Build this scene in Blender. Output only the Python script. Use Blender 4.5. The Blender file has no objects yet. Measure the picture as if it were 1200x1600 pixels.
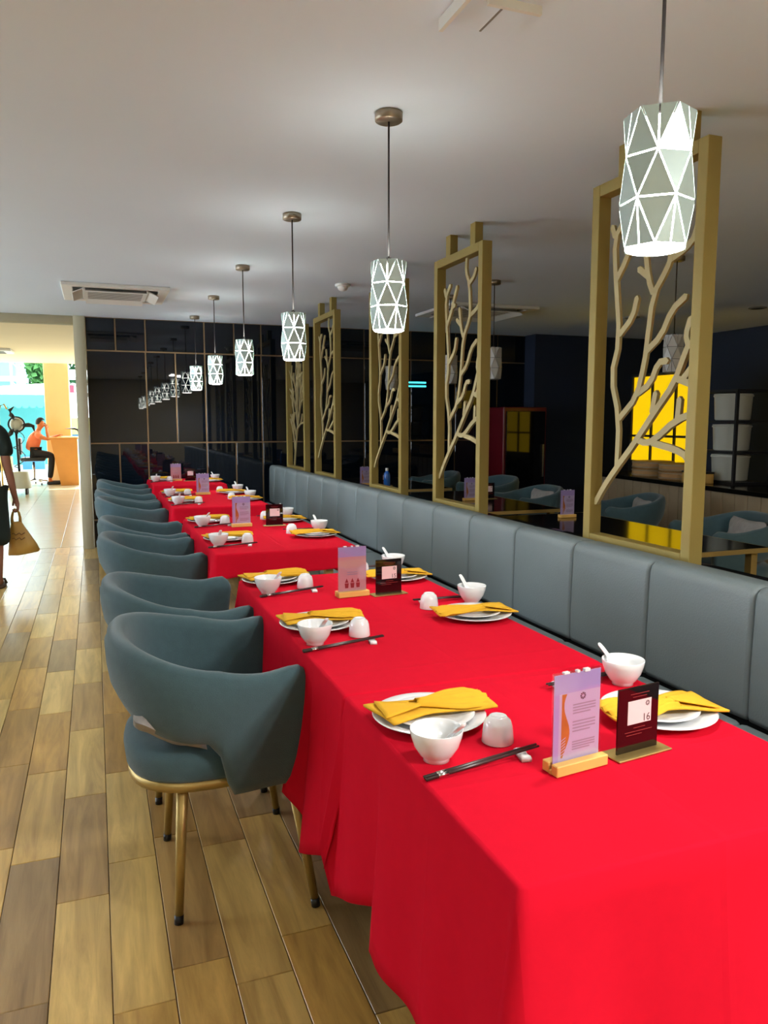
import bpy, bmesh, math, random
from mathutils import Vector, Matrix
R = math.radians
PI = math.pi
S = bpy.context.scene
COL = S.collection
random.seed(7)

# ------------------------------------------------------------------ camera
cam_d = bpy.data.cameras.new('camera')
cam = bpy.data.objects.new('camera', cam_d)
COL.objects.link(cam)
cam_d.sensor_fit = 'VERTICAL'
cam_d.sensor_height = 36.0
cam_d.lens = 27.0
cam_d.clip_start = 0.05
cam_d.clip_end = 300
_m = Matrix(((0.93636476, 0.04125057, -0.34859638, 0.0),
             (-0.35102855, 0.11003544, -0.92987696, 0.0),
             (0.0, 0.99307129, 0.11751344, 1.38),
             (0, 0, 0, 1)))
cam.matrix_world = _m
S.camera = cam

# ------------------------------------------------------------------ world, sun, exposure
W = bpy.data.worlds.new('world')
S.world = W
W.use_nodes = True
_bg = W.node_tree.nodes['Background']
_bg.inputs['Color'].default_value = (0.78, 0.93, 1.0, 1)
_bg.inputs['Strength'].default_value = 6.0
sun_d = bpy.data.lights.new('sun', 'SUN')
sun_d.energy = 9.0
sun_d.angle = R(3)
sun_d.color = (1.0, 0.93, 0.8)
sun = bpy.data.objects.new('sun', sun_d)
COL.objects.link(sun)
sun.rotation_euler = (R(-38), 0, R(-12))
S.view_settings.view_transform = 'Standard'
S.view_settings.look = 'None'
S.view_settings.gamma = 1.0
S.view_settings.use_curve_mapping = False
S.view_settings.exposure = 0.55
PENDANT_WATTS = 21.0
FILL_WATTS = 14.0
FRONT_FILL_WATTS = 105.0
WINDOW_FILL_WATTS = 30.0

H = 2.48          # ceiling height
YB = 8.9          # back wall
# ------------------------------------------------------------------ materials
def lin(c):
    return tuple((v / 12.92 if v <= 0.04045 else ((v + 0.055) / 1.055) ** 2.4) for v in [x / 255 for x in c]) + (1.0,)
MATS = {}
def mat(name, rgb, rough=0.5, metal=0.0, noise=0.0, nscale=8.0, bump=0.0, bscale=60.0, spec=0.5, coat=0.0, trans=0.0, ior=1.5, emit=0.0, emit_rgb=None, sheen=0.0):
    m = bpy.data.materials.new(name)
    m.use_nodes = True
    nt = m.node_tree
    b = nt.nodes['Principled BSDF']
    c = lin(rgb)
    b.inputs['Base Color'].default_value = c
    b.inputs['Roughness'].default_value = rough
    b.inputs['Metallic'].default_value = metal
    b.inputs['Specular IOR Level'].default_value = spec
    b.inputs['IOR'].default_value = ior
    b.inputs['Coat Weight'].default_value = coat
    b.inputs['Transmission Weight'].default_value = trans
    b.inputs['Sheen Weight'].default_value = sheen
    if emit > 0:
        b.inputs['Emission Color'].default_value = lin(emit_rgb or rgb)
        b.inputs['Emission Strength'].default_value = emit
    tc = nt.nodes.new('ShaderNodeTexCoord')
    if noise > 0:
        n = nt.nodes.new('ShaderNodeTexNoise')
        n.inputs['Scale'].default_value = nscale
        n.inputs['Detail'].default_value = 5
        nt.links.new(tc.outputs['Object'], n.inputs['Vector'])
        mx = nt.nodes.new('ShaderNodeMixRGB')
        mx.blend_type = 'MIX'
        mx.inputs['Color1'].default_value = tuple(max(0, v * (1 - noise)) for v in c[:3]) + (1,)
        mx.inputs['Color2'].default_value = tuple(min(1, v * (1 + noise)) for v in c[:3]) + (1,)
        nt.links.new(n.outputs['Fac'], mx.inputs['Fac'])
        nt.links.new(mx.outputs['Color'], b.inputs['Base Color'])
    if bump > 0:
        n2 = nt.nodes.new('ShaderNodeTexNoise')
        n2.inputs['Scale'].default_value = bscale
        n2.inputs['Detail'].default_value = 4
        nt.links.new(tc.outputs['Object'], n2.inputs['Vector'])
        bp = nt.nodes.new('ShaderNodeBump')
        bp.inputs['Strength'].default_value = bump
        bp.inputs['Distance'].default_value = 0.01
        nt.links.new(n2.outputs['Fac'], bp.inputs['Height'])
        nt.links.new(bp.outputs['Normal'], b.inputs['Normal'])
    MATS[name] = m
    return m

def wood(name, tones, rough=0.35, island=False, scale=(14, 1.3, 6), coat=0.0):
    """plank wood: one tone per plank, long grain along Y, knots"""
    m = bpy.data.materials.new(name)
    m.use_nodes = True
    nt = m.node_tree
    b = nt.nodes['Principled BSDF']
    b.inputs['Roughness'].default_value = rough
    b.inputs['Coat Weight'].default_value = coat
    b.inputs['Coat Roughness'].default_value = 0.2
    if island:
        g = nt.nodes.new('ShaderNodeNewGeometry'); rnd = g.outputs['Random Per Island']
    else:
        g = nt.nodes.new('ShaderNodeObjectInfo'); rnd = g.outputs['Random']
    ramp = nt.nodes.new('ShaderNodeValToRGB')
    ramp.color_ramp.interpolation = 'CONSTANT'
    el = ramp.color_ramp.elements
    while len(el) < len(tones):
        el.new(0.5)
    for i, t in enumerate(tones):
        el[i].position = i / len(tones)
        el[i].color = lin(t)
    nt.links.new(rnd, ramp.inputs['Fac'])
    tc = nt.nodes.new('ShaderNodeTexCoord')
    mp = nt.nodes.new('ShaderNodeMapping')
    mp.inputs['Scale'].default_value = scale
    add = nt.nodes.new('ShaderNodeVectorMath'); add.operation = 'ADD'
    mul = nt.nodes.new('ShaderNodeMath'); mul.operation = 'MULTIPLY'; mul.inputs[1].default_value = 37.0
    nt.links.new(rnd, mul.inputs[0])
    nt.links.new(tc.outputs['Object'], add.inputs[0]); nt.links.new(mul.outputs[0], add.inputs[1])
    nt.links.new(add.outputs[0], mp.inputs['Vector'])
    n = nt.nodes.new('ShaderNodeTexNoise')
    n.inputs['Scale'].default_value = 1.6; n.inputs['Detail'].default_value = 7; n.inputs['Roughness'].default_value = 0.62
    n.inputs['Distortion'].default_value = 0.6
    nt.links.new(mp.outputs[0], n.inputs['Vector'])
    gr = nt.nodes.new('ShaderNodeValToRGB')
    gr.color_ramp.elements[0].position = 0.28; gr.color_ramp.elements[0].color = (0.50, 0.44, 0.38, 1)
    gr.color_ramp.elements[1].position = 0.66; gr.color_ramp.elements[1].color = (1.12, 1.10, 1.05, 1)
    nt.links.new(n.outputs['Fac'], gr.inputs['Fac'])
    mx = nt.nodes.new('ShaderNodeMixRGB'); mx.blend_type = 'MULTIPLY'; mx.inputs['Fac'].default_value = 0.85
    nt.links.new(ramp.outputs['Color'], mx.inputs['Color1']); nt.links.new(gr.outputs['Color'], mx.inputs['Color2'])
    nt.links.new(mx.outputs['Color'], b.inputs['Base Color'])
    bp = nt.nodes.new('ShaderNodeBump'); bp.inputs['Strength'].default_value = 0.12; bp.inputs['Distance'].default_value = 0.003
    nt.links.new(n.outputs['Fac'], bp.inputs['Height']); nt.links.new(bp.outputs['Normal'], b.inputs['Normal'])
    MATS[name] = m
    return m

def acrylic(name, tint=(1, 1, 1, 1), gloss=0.12):
    m = bpy.data.materials.new(name); m.use_nodes = True
    nt = m.node_tree; nt.nodes.clear()
    o = nt.nodes.new('ShaderNodeOutputMaterial')
    t = nt.nodes.new('ShaderNodeBsdfTransparent'); t.inputs['Color'].default_value = tint
    g = nt.nodes.new('ShaderNodeBsdfGlossy'); g.inputs['Roughness'].default_value = 0.06
    mx = nt.nodes.new('ShaderNodeMixShader'); mx.inputs['Fac'].default_value = gloss
    nt.links.new(t.outputs[0], mx.inputs[1]); nt.links.new(g.outputs[0], mx.inputs[2]); nt.links.new(mx.outputs[0], o.inputs['Surface'])
    MATS[name] = m
    return m

tones = [(208, 174, 102), (184, 152, 96), (220, 190, 118), (156, 130, 88), (200, 160, 88), (144, 120, 84), (212, 182, 112), (178, 142, 80), (168, 144, 100)]
wood('plank_wood', tones, rough=0.30, coat=0.5)
wood('plank_wood_far', tones, rough=0.30, island=True, coat=0.5)
mat('subfloor', (60, 48, 34), 0.8)
mat('lobby_tile', (200, 190, 165), 0.22, noise=0.06, nscale=1.5)
mat('ceiling_paint', (216, 229, 242), 0.9, noise=0.03, nscale=1.2, spec=0.2)
mat('wall_paint', (186, 178, 150), 0.8, noise=0.03, nscale=2, spec=0.2)
mat('lobby_paint', (225, 205, 165), 0.8, noise=0.03, nscale=2)
mat('navy_paint', (30, 42, 62), 0.75, noise=0.1, nscale=2)
mat('black_glass_tile', (7, 15, 25), 0.018, noise=0.3, nscale=1.3, spec=0.5)
mat('bronze_trim', (150, 128, 100), 0.3, 0.8)
mat('brass', (178, 154, 94), 0.42, 0.7, noise=0.08, nscale=5)
mat('gold_paint', (150, 132, 72), 0.45, 0.35, noise=0.08, nscale=6)
mat('gold_paint_pale', (172, 158, 112), 0.5, 0.2, noise=0.06, nscale=9)
mat('chair_fabric', (64, 88, 95), 0.92, noise=0.14, nscale=40, bump=0.25, bscale=400, sheen=0.25, spec=0.2)
mat('bench_leather', (104, 116, 119), 0.5, noise=0.08, nscale=4, bump=0.12, bscale=160)
mat('bench_dark', (40, 44, 46), 0.6, noise=0.05)
mat('red_cloth', (200, 18, 42), 0.95, noise=0.05, nscale=30, bump=0.15, bscale=9, spec=0.04)
mat('porcelain', (226, 228, 230), 0.12, noise=0.01, coat=0.3)
mat('napkin_cotton', (216, 166, 48), 0.9, noise=0.08, nscale=30, bump=0.12, bscale=500, spec=0.1)
mat('chopstick_lacquer', (58, 40, 40), 0.3, noise=0.1)
mat('silver', (205, 205, 205), 0.25, 1.0)
mat('light_wood', (222, 178, 96), 0.5, noise=0.14, nscale=14)
mat('insert_paper', (196, 186, 206), 0.7, noise=0.02)
mat('insert_paper_pink', (206, 160, 158), 0.7, noise=0.06, nscale=10)
mat('insert_lilac', (178, 162, 206), 0.6)
mat('print_orange', (190, 116, 38), 0.6, noise=0.35, nscale=30)
mat('print_grey', (164, 152, 164), 0.7)
mat('print_dark', (60, 46, 52), 0.7)
mat('print_red', (140, 40, 40), 0.7)
mat('black_acrylic', (22, 8, 10), 0.06, noise=0.05, coat=0.3)
mat('label_white', (232, 206, 208), 0.6)
acrylic('clear_acrylic', (0.95, 0.93, 0.98, 1), 0.07)
mat('lamp_panel', (178, 198, 196), 0.4, 0.25, noise=0.05, nscale=20)
mat('lamp_panel_unlit', (180, 180, 174), 0.5, 0.2, noise=0.05, nscale=20)
mat('lamp_glow', (255, 252, 240), 0.5, emit=26.0, emit_rgb=(255, 250, 240))
mat('lamp_unlit_core', (110, 110, 108), 0.6)
mat('nickel', (150, 138, 120), 0.38, 0.8)
mat('cord_black', (34, 28, 30), 0.6)
mat('white_plastic', (220, 220, 214), 0.45, noise=0.03)
mat('grey_plastic', (120, 120, 116), 0.6)
mat('black_plastic', (24, 24, 26), 0.45, noise=0.05)
mat('black_stone', (18, 18, 20), 0.15, noise=0.2, nscale=40)
mat('cushion_fabric', (150, 146, 142), 0.85, noise=0.25, nscale=26, bump=0.2, bscale=90)
mat('black_tabletop', (16, 15, 15), 0.12, noise=0.1)
mat('counter_wood', (150, 132, 104), 0.6, noise=0.2, nscale=7)
mat('amber_window', (240, 200, 10), 0.4, noise=0.1, nscale=2, emit=0.55, emit_rgb=(255, 205, 0))
mat('bamboo', (170, 128, 76), 0.7, noise=0.2, nscale=18)
mat('enamel_white', (190, 190, 176), 0.4, noise=0.04)
mat('cyan_reflection', (60, 230, 240), 0.4, emit=2.2)  # emission imitates a cyan reflection in the wall panels
mat('red_steel', (96, 14, 26), 0.3, noise=0.1)
mat('dark_glass', (12, 14, 18), 0.05)
mat('blue_bottle', (30, 90, 170), 0.15, coat=0.5)
mat('skin', (150, 100, 78), 0.6, noise=0.06, nscale=14)
mat('skin_warm', (205, 120, 70), 0.6, noise=0.05, nscale=14)
mat('dark_clothes', (26, 38, 34), 0.9, noise=0.2, nscale=18)
mat('hair', (20, 15, 14), 0.7, noise=0.2, nscale=60)
mat('orange_shirt', (238, 128, 88), 0.9, noise=0.05, nscale=20)
mat('trousers', (30, 32, 38), 0.9, noise=0.1)
mat('bag_plastic', (186, 142, 62), 0.4, noise=0.12, nscale=9, bump=0.3, bscale=22)
mat('bag_print', (110, 76, 34), 0.6)
mat('sandal', (90, 70, 54), 0.7)
mat('desk_wood', (222, 152, 74), 0.5, noise=0.08, nscale=6)
mat('column_paint', (236, 206, 156), 0.7, noise=0.03)
mat('ground_pale', (160, 176, 172), 0.8, noise=0.08, nscale=0.6)
mat('tent_white', (236, 240, 238), 0.8, noise=0.02)
mat('tent_teal', (70, 142, 142), 0.8, noise=0.05)
mat('building_white', (120, 150, 156), 0.8, noise=0.04)
mat('window_teal', (40, 100, 112), 0.2)
mat('leaf', (36, 84, 44), 0.8, noise=0.35, nscale=3)
mat('leaf_light', (64, 112, 52), 0.8, noise=0.35, nscale=3)
mat('bark', (80, 62, 46), 0.9)
mat('banner_red', (180, 40, 60), 0.7)
mat('blue_paint', (50, 110, 150), 0.5)
mat('yellow_paint', (170, 164, 96), 0.5)
mat('steel_pale', (170, 180, 180), 0.4, 0.6)
M = MATS

# fold creases pressed into the tablecloths (relief only)
def add_creases(m):
    nt = m.node_tree
    b = nt.nodes['Principled BSDF']
    old = [n for n in nt.nodes if n.type == 'BUMP'][0]
    tc = nt.nodes.new('ShaderNodeTexCoord')
    sp = nt.nodes.new('ShaderNodeSeparateXYZ'); nt.links.new(tc.outputs['Object'], sp.inputs[0])
    hs = []
    for ax, per, off in ((0, 0.36, 0.0), (1, 0.46, 0.1)):
        a = nt.nodes.new('ShaderNodeMath'); a.operation = 'ADD'; a.inputs[1].default_value = off
        nt.links.new(sp.outputs[ax], a.inputs[0])
        p = nt.nodes.new('ShaderNodeMath'); p.operation = 'PINGPONG'; p.inputs[1].default_value = per / 2
        nt.links.new(a.outputs[0], p.inputs[0])
        r = nt.nodes.new('ShaderNodeMapRange'); r.inputs['From Min'].default_value = 0.0; r.inputs['From Max'].default_value = 0.012
        r.inputs['To Min'].default_value = 1.0; r.inputs['To Max'].default_value = 0.0
        nt.links.new(p.outputs[0], r.inputs['Value'])
        hs.append(r)
    ad = nt.nodes.new('ShaderNodeMath'); ad.operation = 'MAXIMUM'
    nt.links.new(hs[0].outputs[0], ad.inputs[0]); nt.links.new(hs[1].outputs[0], ad.inputs[1])
    bp = nt.nodes.new('ShaderNodeBump'); bp.inputs['Strength'].default_value = 0.25; bp.inputs['Distance'].default_value = 0.004
    nt.links.new(ad.outputs[0], bp.inputs['Height'])
    nt.links.new(old.outputs['Normal'], bp.inputs['Normal'])
    nt.links.new(bp.outputs['Normal'], b.inputs['Normal'])
add_creases(M['red_cloth'])

# ------------------------------------------------------------------ mesh helpers
class MB:
    def __init__(self):
        self.v = []; self.f = []; self.smooth = []
    def add(self, vs, fs, smooth=False):
        o = len(self.v)
        self.v += [tuple(p) for p in vs]
        self.f += [tuple(i + o for i in f) for f in fs]
        self.smooth += [smooth] * len(fs)
        return self
    def box(self, x0, x1, y0, y1, z0, z1, rot=None, c=(0, 0, 0)):
        vs = [Vector((x, y, z)) for z in (z0, z1) for y in (y0, y1) for x in (x0, x1)]
        if rot is not None:
            cc = Vector(c)
            vs = [rot @ (p - cc) + cc for p in vs]
        return self.add(vs, [(0, 2, 3, 1), (4, 5, 7, 6), (0, 1, 5, 4), (2, 6, 7, 3), (0, 4, 6, 2), (1, 3, 7, 5)])
    def rbox(self, x0, x1, y0, y1, z0, z1, r=0.01, seg=2, smooth=True):
        bm = bmesh.new()
        bmesh.ops.create_cube(bm, size=1)
        for v in bm.verts:
            v.co = Vector(((x0 + x1) / 2 + v.co.x * (x1 - x0), (y0 + y1) / 2 + v.co.y * (y1 - y0), (z0 + z1) / 2 + v.co.z * (z1 - z0)))
        bmesh.ops.bevel(bm, geom=list(bm.edges), offset=r, segments=seg, profile=0.5, affect='EDGES')
        bm.verts.index_update()
        self.add([v.co for v in bm.verts], [[v.index for v in f.verts] for f in bm.faces], smooth)
        bm.free()
        return self
    def lathe(self, prof, n=24, c=(0, 0, 0), smooth=True, ax='z'):
        vs = []; fs = []
        k = len(prof)
        for i in range(n):
            a = 2 * PI * i / n
            for r, z in prof:
                p = (r * math.cos(a), r * math.sin(a), z)
                if ax == 'y': p = (p[0], p[2], p[1])
                if ax == 'x': p = (p[2], p[0], p[1])
                vs.append((p[0] + c[0], p[1] + c[1], p[2] + c[2]))
        for i in range(n):
            j = (i + 1) % n
            for q in range(k - 1):
                fs.append((i * k + q, j * k + q, j * k + q + 1, i * k + q + 1) if ax != 'y' else (i * k + q, i * k + q + 1, j * k + q + 1, j * k + q))
        return self.add(vs, fs, smooth)
    def tube(self, pts, rad, n=8, smooth=True, cap=True):
        pts = [Vector(p) for p in pts]
        if not isinstance(rad, (list, tuple)): rad = [rad] * len(pts)
        vs = []; fs = []
        ref = None
        for i, p in enumerate(pts):
            d = (pts[min(i + 1, len(pts) - 1)] - pts[max(i - 1, 0)]).normalized()
            if ref is None:
                ref = Vector((0, 0, 1)) if abs(d.z) < 0.9 else Vector((1, 0, 0))
            a = d.cross(ref).normalized(); b = d.cross(a).normalized()
            ref = -b if False else ref
            for k in range(n):
                t = 2 * PI * k / n + PI / n
                vs.append(p + (a * math.cos(t) + b * math.sin(t)) * rad[i])
        for i in range(len(pts) - 1):
            for k in range(n):
                l = (k + 1) % n
                fs.append((i * n + k, i * n + l, (i + 1) * n + l, (i + 1) * n + k))
        if cap:
            fs.append(tuple(range(n - 1, -1, -1))); o = (len(pts) - 1) * n
            fs.append(tuple(o + k for k in range(n)))
        return self.add(vs, fs, smooth)
    def ribbon(self, pts, w, t, axis=0):
        """flat cut-out strip in the YZ plane (thickness t along X), mitred polyline with rounded ends"""
        P = [Vector((p[0], p[1])) for p in pts]
        Lp = []; Rp = []
        n = len(P)
        ws = w if isinstance(w, (list, tuple)) else [w] * n
        for i in range(n):
            d = (P[min(i + 1, n - 1)] - P[max(i - 1, 0)]).normalized()
            nn = Vector((-d.y, d.x)) * ws[i] / 2
            Lp.append(P[i] + nn); Rp.append(P[i] - nn)
        d0 = (P[0] - P[1]).normalized(); d1 = (P[-1] - P[-2]).normalized()
        s0 = P[0] + d0 * ws[0] * 0.45; s1 = P[-1] + d1 * ws[-1] * 0.45
        ring = [s0] + Lp + [s1] + Rp[::-1]
        m = len(ring)
        vs = [(-t / 2, q.x, q.y) for q in ring] + [(t / 2, q.x, q.y) for q in ring]
        fs = []
        # faces as strips
        for off, flip in ((0, False), (m, True)):
            def F(*ix):
                ix = [i + off for i in ix]
                fs.append(tuple(ix[::-1]) if flip else tuple(ix))
            F(0, 1, m - 1)
            for i in range(n - 1):
                F(1 + i, 2 + i, m - 2 - i, m - 1 - i)
            F(n, n + 1, n + 2)
        for i in range(m):
            j = (i + 1) % m
            fs.append((i, i + m, j + m, j))
        return self.add(vs, fs, False)
    def build(self, name, material, parent=None, loc=(0, 0, 0), rot=(0, 0, 0), fix=True):
        me = bpy.data.meshes.new(name)
        me.from_pydata(self.v, [], self.f)
        me.polygons.foreach_set('use_smooth', self.smooth)
        if fix:
            bm = bmesh.new(); bm.from_mesh(me)
            bmesh.ops.recalc_face_normals(bm, faces=bm.faces)
            bm.to_mesh(me); bm.free()
        me.materials.append(M[material] if isinstance(material, str) else material)
        return obj(name, me, parent, loc, rot)

def obj(name, me, parent=None, loc=(0, 0, 0), rot=(0, 0, 0)):
    o = bpy.data.objects.new(name, me)
    COL.objects.link(o)
    o.parent = parent
    o.location = loc; o.rotation_euler = rot
    return o
def tag(o, label, cat, group=None):
    o['label'] = label; o['category'] = cat
    if group: o['group'] = group
    return o
def thing(name, label, cat, loc=(0, 0, 0), rz=0.0, group=None):
    o = bpy.data.objects.new(name, None)
    o.empty_display_size = 0.05
    COL.objects.link(o)
    o.location = loc; o.rotation_euler = (0, 0, rz)
    return tag(o, label, cat, group)
def struct(o, label=None, cat=None):
    o['kind'] = 'structure'
    if label: o['label'] = label
    if cat: o['category'] = cat
    return o
def dup(root, loc, rz, label, group=None):
    r = root.copy(); COL.objects.link(r); r.location = loc; r.rotation_euler = (0, 0, rz)
    r['label'] = label
    if group: r['group'] = group
    for ch in list(root.children):
        c = ch.copy(); COL.objects.link(c); c.parent = r
        for g in ch.children:
            d = g.copy(); COL.objects.link(d); d.parent = c
    return r
def text_mesh(txt, size, name, extrude=0.0004):
    cu = bpy.data.curves.new('txt', 'FONT')
    cu.body = txt; cu.size = size; cu.align_x = 'CENTER'; cu.align_y = 'CENTER'; cu.extrude = extrude; cu.resolution_u = 3
    ob = bpy.data.objects.new('txt', cu); COL.objects.link(ob)
    dg = bpy.context.evaluated_depsgraph_get()
    me = bpy.data.meshes.new_from_object(ob.evaluated_get(dg))
    bpy.data.objects.remove(ob); bpy.data.curves.remove(cu)
    me.name = name
    return me
def smoothstep(a, b, x):
    t = max(0.0, min(1.0, (x - a) / (b - a)))
    return t * t * (3 - 2 * t)

# ------------------------------------------------------------------ the setting
# floor: sub-floor slab plus planks
fl = MB().box(-4.2, 8.2, -3.2, 9.05, -0.06, -0.006).build('floor', 'subfloor')
struct(fl, 'wood-look plank floor in mixed honey and grey-brown tones', 'floor')
PW, PL = 0.1435, 0.66
pm = MB().rbox(-PW / 2 + 0.0011, PW / 2 - 0.0011, -PL / 2 + 0.0011, PL / 2 - 0.0011, -0.010, 0.0, r=0.0014, seg=1, smooth=False)
plank0 = pm.build('plank', 'plank_wood')
pmesh = plank0.data
bpy.data.objects.remove(plank0)
far = MB()
rr = random.Random(3)
X0 = -0.015 + PW / 2
for i in range(-28, 57):
    cx = X0 + i * PW
    off = rr.random() * PL
    j = -6
    while True:
        cy = j * PL + off + 0.3
        j += 1
        if cy - PL / 2 > 9.0: break
        if cy < -3.0: continue
        if -1.15 < cx < 0.78 and 1.05 < cy < 8.65 :
            obj('plank', pmesh, fl, (cx, cy, 0))
        else:
            y0, y1 = cy - PL / 2 + 0.001, min(cy + PL / 2 - 0.001, 9.04)
            far.box(cx - PW / 2 + 0.001, cx + PW / 2 - 0.001, y0, y1, -0.010, 0.0)
far_o = far.build('plank_field', 'plank_wood_far', fl); far_o['kind'] = 'stuff'

struct(MB().box(-4.2, 8.2, -3.2, 9.05, H, H + 0.12).build('ceiling', 'ceiling_paint'), 'plain matt grey-white dining room ceiling', 'ceiling')
wl = MB().box(-4.3, -4.15, -3.2, 9.05, 0, 0.5).box(-4.3, -4.15, -3.2, 9.05, 2.25, H).box(-4.3, -4.15, -3.2, 3.6, 0.5, 2.25).box(-4.3, -4.15, 8.6, 9.05, 0.5, 2.25)
struct(wl.build('wall_left', 'wall_paint'), 'beige wall with an added window opening on the far side of the aisle', 'wall')
w1 = MB()
for q in range(5):
    w1.box(-4.26, -4.19, 3.6 + q * 1.25 - (0.03 if q else 0), 3.6 + q * 1.25 + (0.03 if q < 4 else 0), 0.5, 2.25)
w1.box(-4.26, -4.19, 3.6, 8.6, 0.5, 0.55); w1.box(-4.26, -4.19, 3.6, 8.6, 2.2, 2.25)
w1o = w1.build('fill_window', 'steel_pale'); struct(w1o, 'added wide window across the aisle, for fill light', 'window')  # unseen window, added to carry fill light from the left
for q in range(4):
    MB().box(-4.228, -4.222, 3.63 + q * 1.25, 4.82 + q * 1.25, 0.55, 2.2).build('pane', 'clear_acrylic', w1o)
wld = bpy.data.lights.new('window_fill', 'AREA'); wld.shape = 'RECTANGLE'; wld.size = 1.65; wld.size_y = 4.9; wld.energy = WINDOW_FILL_WATTS; wld.color = (0.90, 1.0, 0.95)  # added area lamp, brightens the aisle floor and ceiling
wlo = bpy.data.objects.new('window_fill', wld); COL.objects.link(wlo); wlo.location = (-4.13, 6.1, 1.37); wlo.rotation_euler = (0, R(-90), 0)
struct(MB().box(-4.3, 8.3, -3.35, -3.2, 0, H).build('wall_front', 'wall_paint'), 'plain beige wall behind the viewpoint', 'wall')
# back wall with framed black glass panels
wb = MB().box(-0.05, 5.45, YB + 0.012, YB + 0.15, 0, H).build('wall_back', 'bronze_trim')
struct(wb, 'black glass panelled back wall with thin bronze trim strips', 'wall')
zr = [0.0, 0.305, 1.14, 2.13, H]
rows = [[-0.05, 0.25, 0.55, 1.19, 1.52, 1.83, 2.45, 3.08, 3.69, 4.3, 4.9, 5.45],
        [-0.05, 0.25, 0.55, 1.19, 1.52, 1.83, 2.45, 3.08, 3.69, 4.3, 4.9, 5.45],
        [-0.05, 0.555, 0.87, 1.19, 1.825, 2.45, 3.08, 3.69, 4.3, 4.9, 5.45],
        [-0.05, 0.25, 0.56, 1.19, 1.52, 1.83, 2.45, 3.08, 3.69, 4.3, 4.9, 5.45]]
g = 0.008
rt = random.Random(5)
for r, xs in enumerate(rows):
    for a, b_ in zip(xs[:-1], xs[1:]):
        w2, h2 = (b_ - a) / 2 - g, (zr[r + 1] - zr[r]) / 2 - g
        o = MB().rbox(-w2, w2, -0.006, 0.014, -h2, h2, r=0.003, seg=1, smooth=False).build('glass_panel', 'black_glass_tile', wb, ((a + b_) / 2, YB + 0.006, (zr[r] + zr[r + 1]) / 2))
        o.rotation_euler = (R(rt.uniform(-0.12, 0.12)), 0, R(rt.uniform(-0.12, 0.12)))
# opening to the lobby: jamb and header
dr = MB().rbox(-0.165, -0.052, YB - 0.06, YB + 0.16, 0, H, r=0.004, seg=1).build('door_1', 'wall_paint')
struct(dr, 'beige jamb and header around the wide lobby opening', 'doorway')
MB().rbox(-4.15, -0.165, YB - 0.02, YB + 0.16, 2.40, H, r=0.004, seg=1).build('header', 'wall_paint', dr)
# right-hand dark room walls
struct(MB().box(5.30, 7.32, 8.65, 9.05, 0, H).build('wall_right_end', 'navy_paint'), 'dark navy projecting wall at the back of the unlit room', 'wall')
struct(MB().box(7.32, 7.5, -3.2, 9.05, 0, H).build('wall_right', 'navy_paint'), 'dark navy side wall of the unlit room', 'wall')
# low partition with stone ledge
pw = MB().box(2.0, 2.14, 0.1, 8.88, 0, 0.815).build('wall_partition', 'bench_dark')
struct(pw, 'low dark partition wall behind the long bench', 'partition')
MB().rbox(2.0, 2.16, 0.1, 8.88, 0.815, 0.843, r=0.004, seg=1).build('ledge', 'black_stone', pw)
# lobby shell
lf = MB().box(-6.0, 4.2, 9.05, 19.7, -0.06, -0.004).build('floor_lobby', 'subfloor')
struct(lf, 'pale tiled lobby floor flooded with daylight', 'floor')
lt = MB().rbox(-0.298, 0.298, -0.298, 0.298, -0.012, 0.0, r=0.0015, seg=1, smooth=False).build('tile', 'lobby_tile')
ltm = lt.data; bpy.data.objects.remove(lt)
rest = MB()
for i in range(-10, 7):
    for j in range(18):
        cx, cy = -0.1 + i * 0.6, 9.36 + j * 0.6
        if -3.4 < cx < 0.3:
            obj('tile', ltm, lf, (cx, cy, 0))
        else:
            rest.box(cx - 0.298, cx + 0.298, cy - 0.298, cy + 0.298, -0.012, 0)
ro = rest.build('tile_field', 'lobby_tile', lf); ro['kind'] = 'stuff'
struct(MB().box(-6.0, 4.2, 9.05, 18.9, 2.66, 2.8).build('ceiling_lobby', 'lobby_paint'), 'cream lobby ceiling beyond the opening', 'ceiling')
struct(MB().box(4.05, 4.2, 9.05, 18.9, 0, 2.66).build('wall_lobby_right', 'lobby_paint'), 'cream lobby side wall beyond the opening', 'wall')
struct(MB().box(-6.15, -6.0, 9.05, 18.9, 0, 2.66).build('wall_lobby_left', 'lobby_paint'), 'cream lobby wall on the far left', 'wall')
struct(MB().box(-4.3, 4.2, 9.05, 9.07, H, 2.8).build('trim_1', 'lobby_paint'), 'step between the dining and lobby ceilings', 'trim')

# ------------------------------------------------------------------ square fill panels added to the ceiling, outside the view
def fill_panel_lamp(x, y, label, watts=None):
    t = thing('fill_panel', label, 'fill light', (x, y, H), 0, 'added fill panels')
    f = MB()
    for a in ((-0.31, 0.31, -0.31, -0.285), (-0.31, 0.31, 0.285, 0.31), (-0.31, -0.285, -0.285, 0.285), (0.285, 0.31, -0.285, 0.285)):
        f.box(a[0], a[1], a[2], a[3], -0.02, 0)
    f.build('frame', 'white_plastic', t)
    MB().box(-0.285, 0.285, -0.285, 0.285, -0.012, -0.002).build('diffuser', 'white_plastic', t)
    ld = bpy.data.lights.new('fill_light', 'AREA'); ld.shape = 'SQUARE'; ld.size = 0.55; ld.energy = watts or FILL_WATTS; ld.color = (1.0, 0.97, 0.92)
    lo = bpy.data.objects.new('fill_light', ld); COL.objects.link(lo); lo.parent = t; lo.location = (0, 0, -0.022)
fill_panel_lamp(1.98, -0.9, 'added square fill panel behind the viewpoint, over the bench', FRONT_FILL_WATTS)
for (x, y, l) in ((-1.5, -0.6, 'added square fill panel behind the viewpoint, over the aisle'),
                  (-2.2, 3.0, 'added square fill panel over the left aisle, outside the view')):
    fill_panel_lamp(x, y, l)

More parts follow.
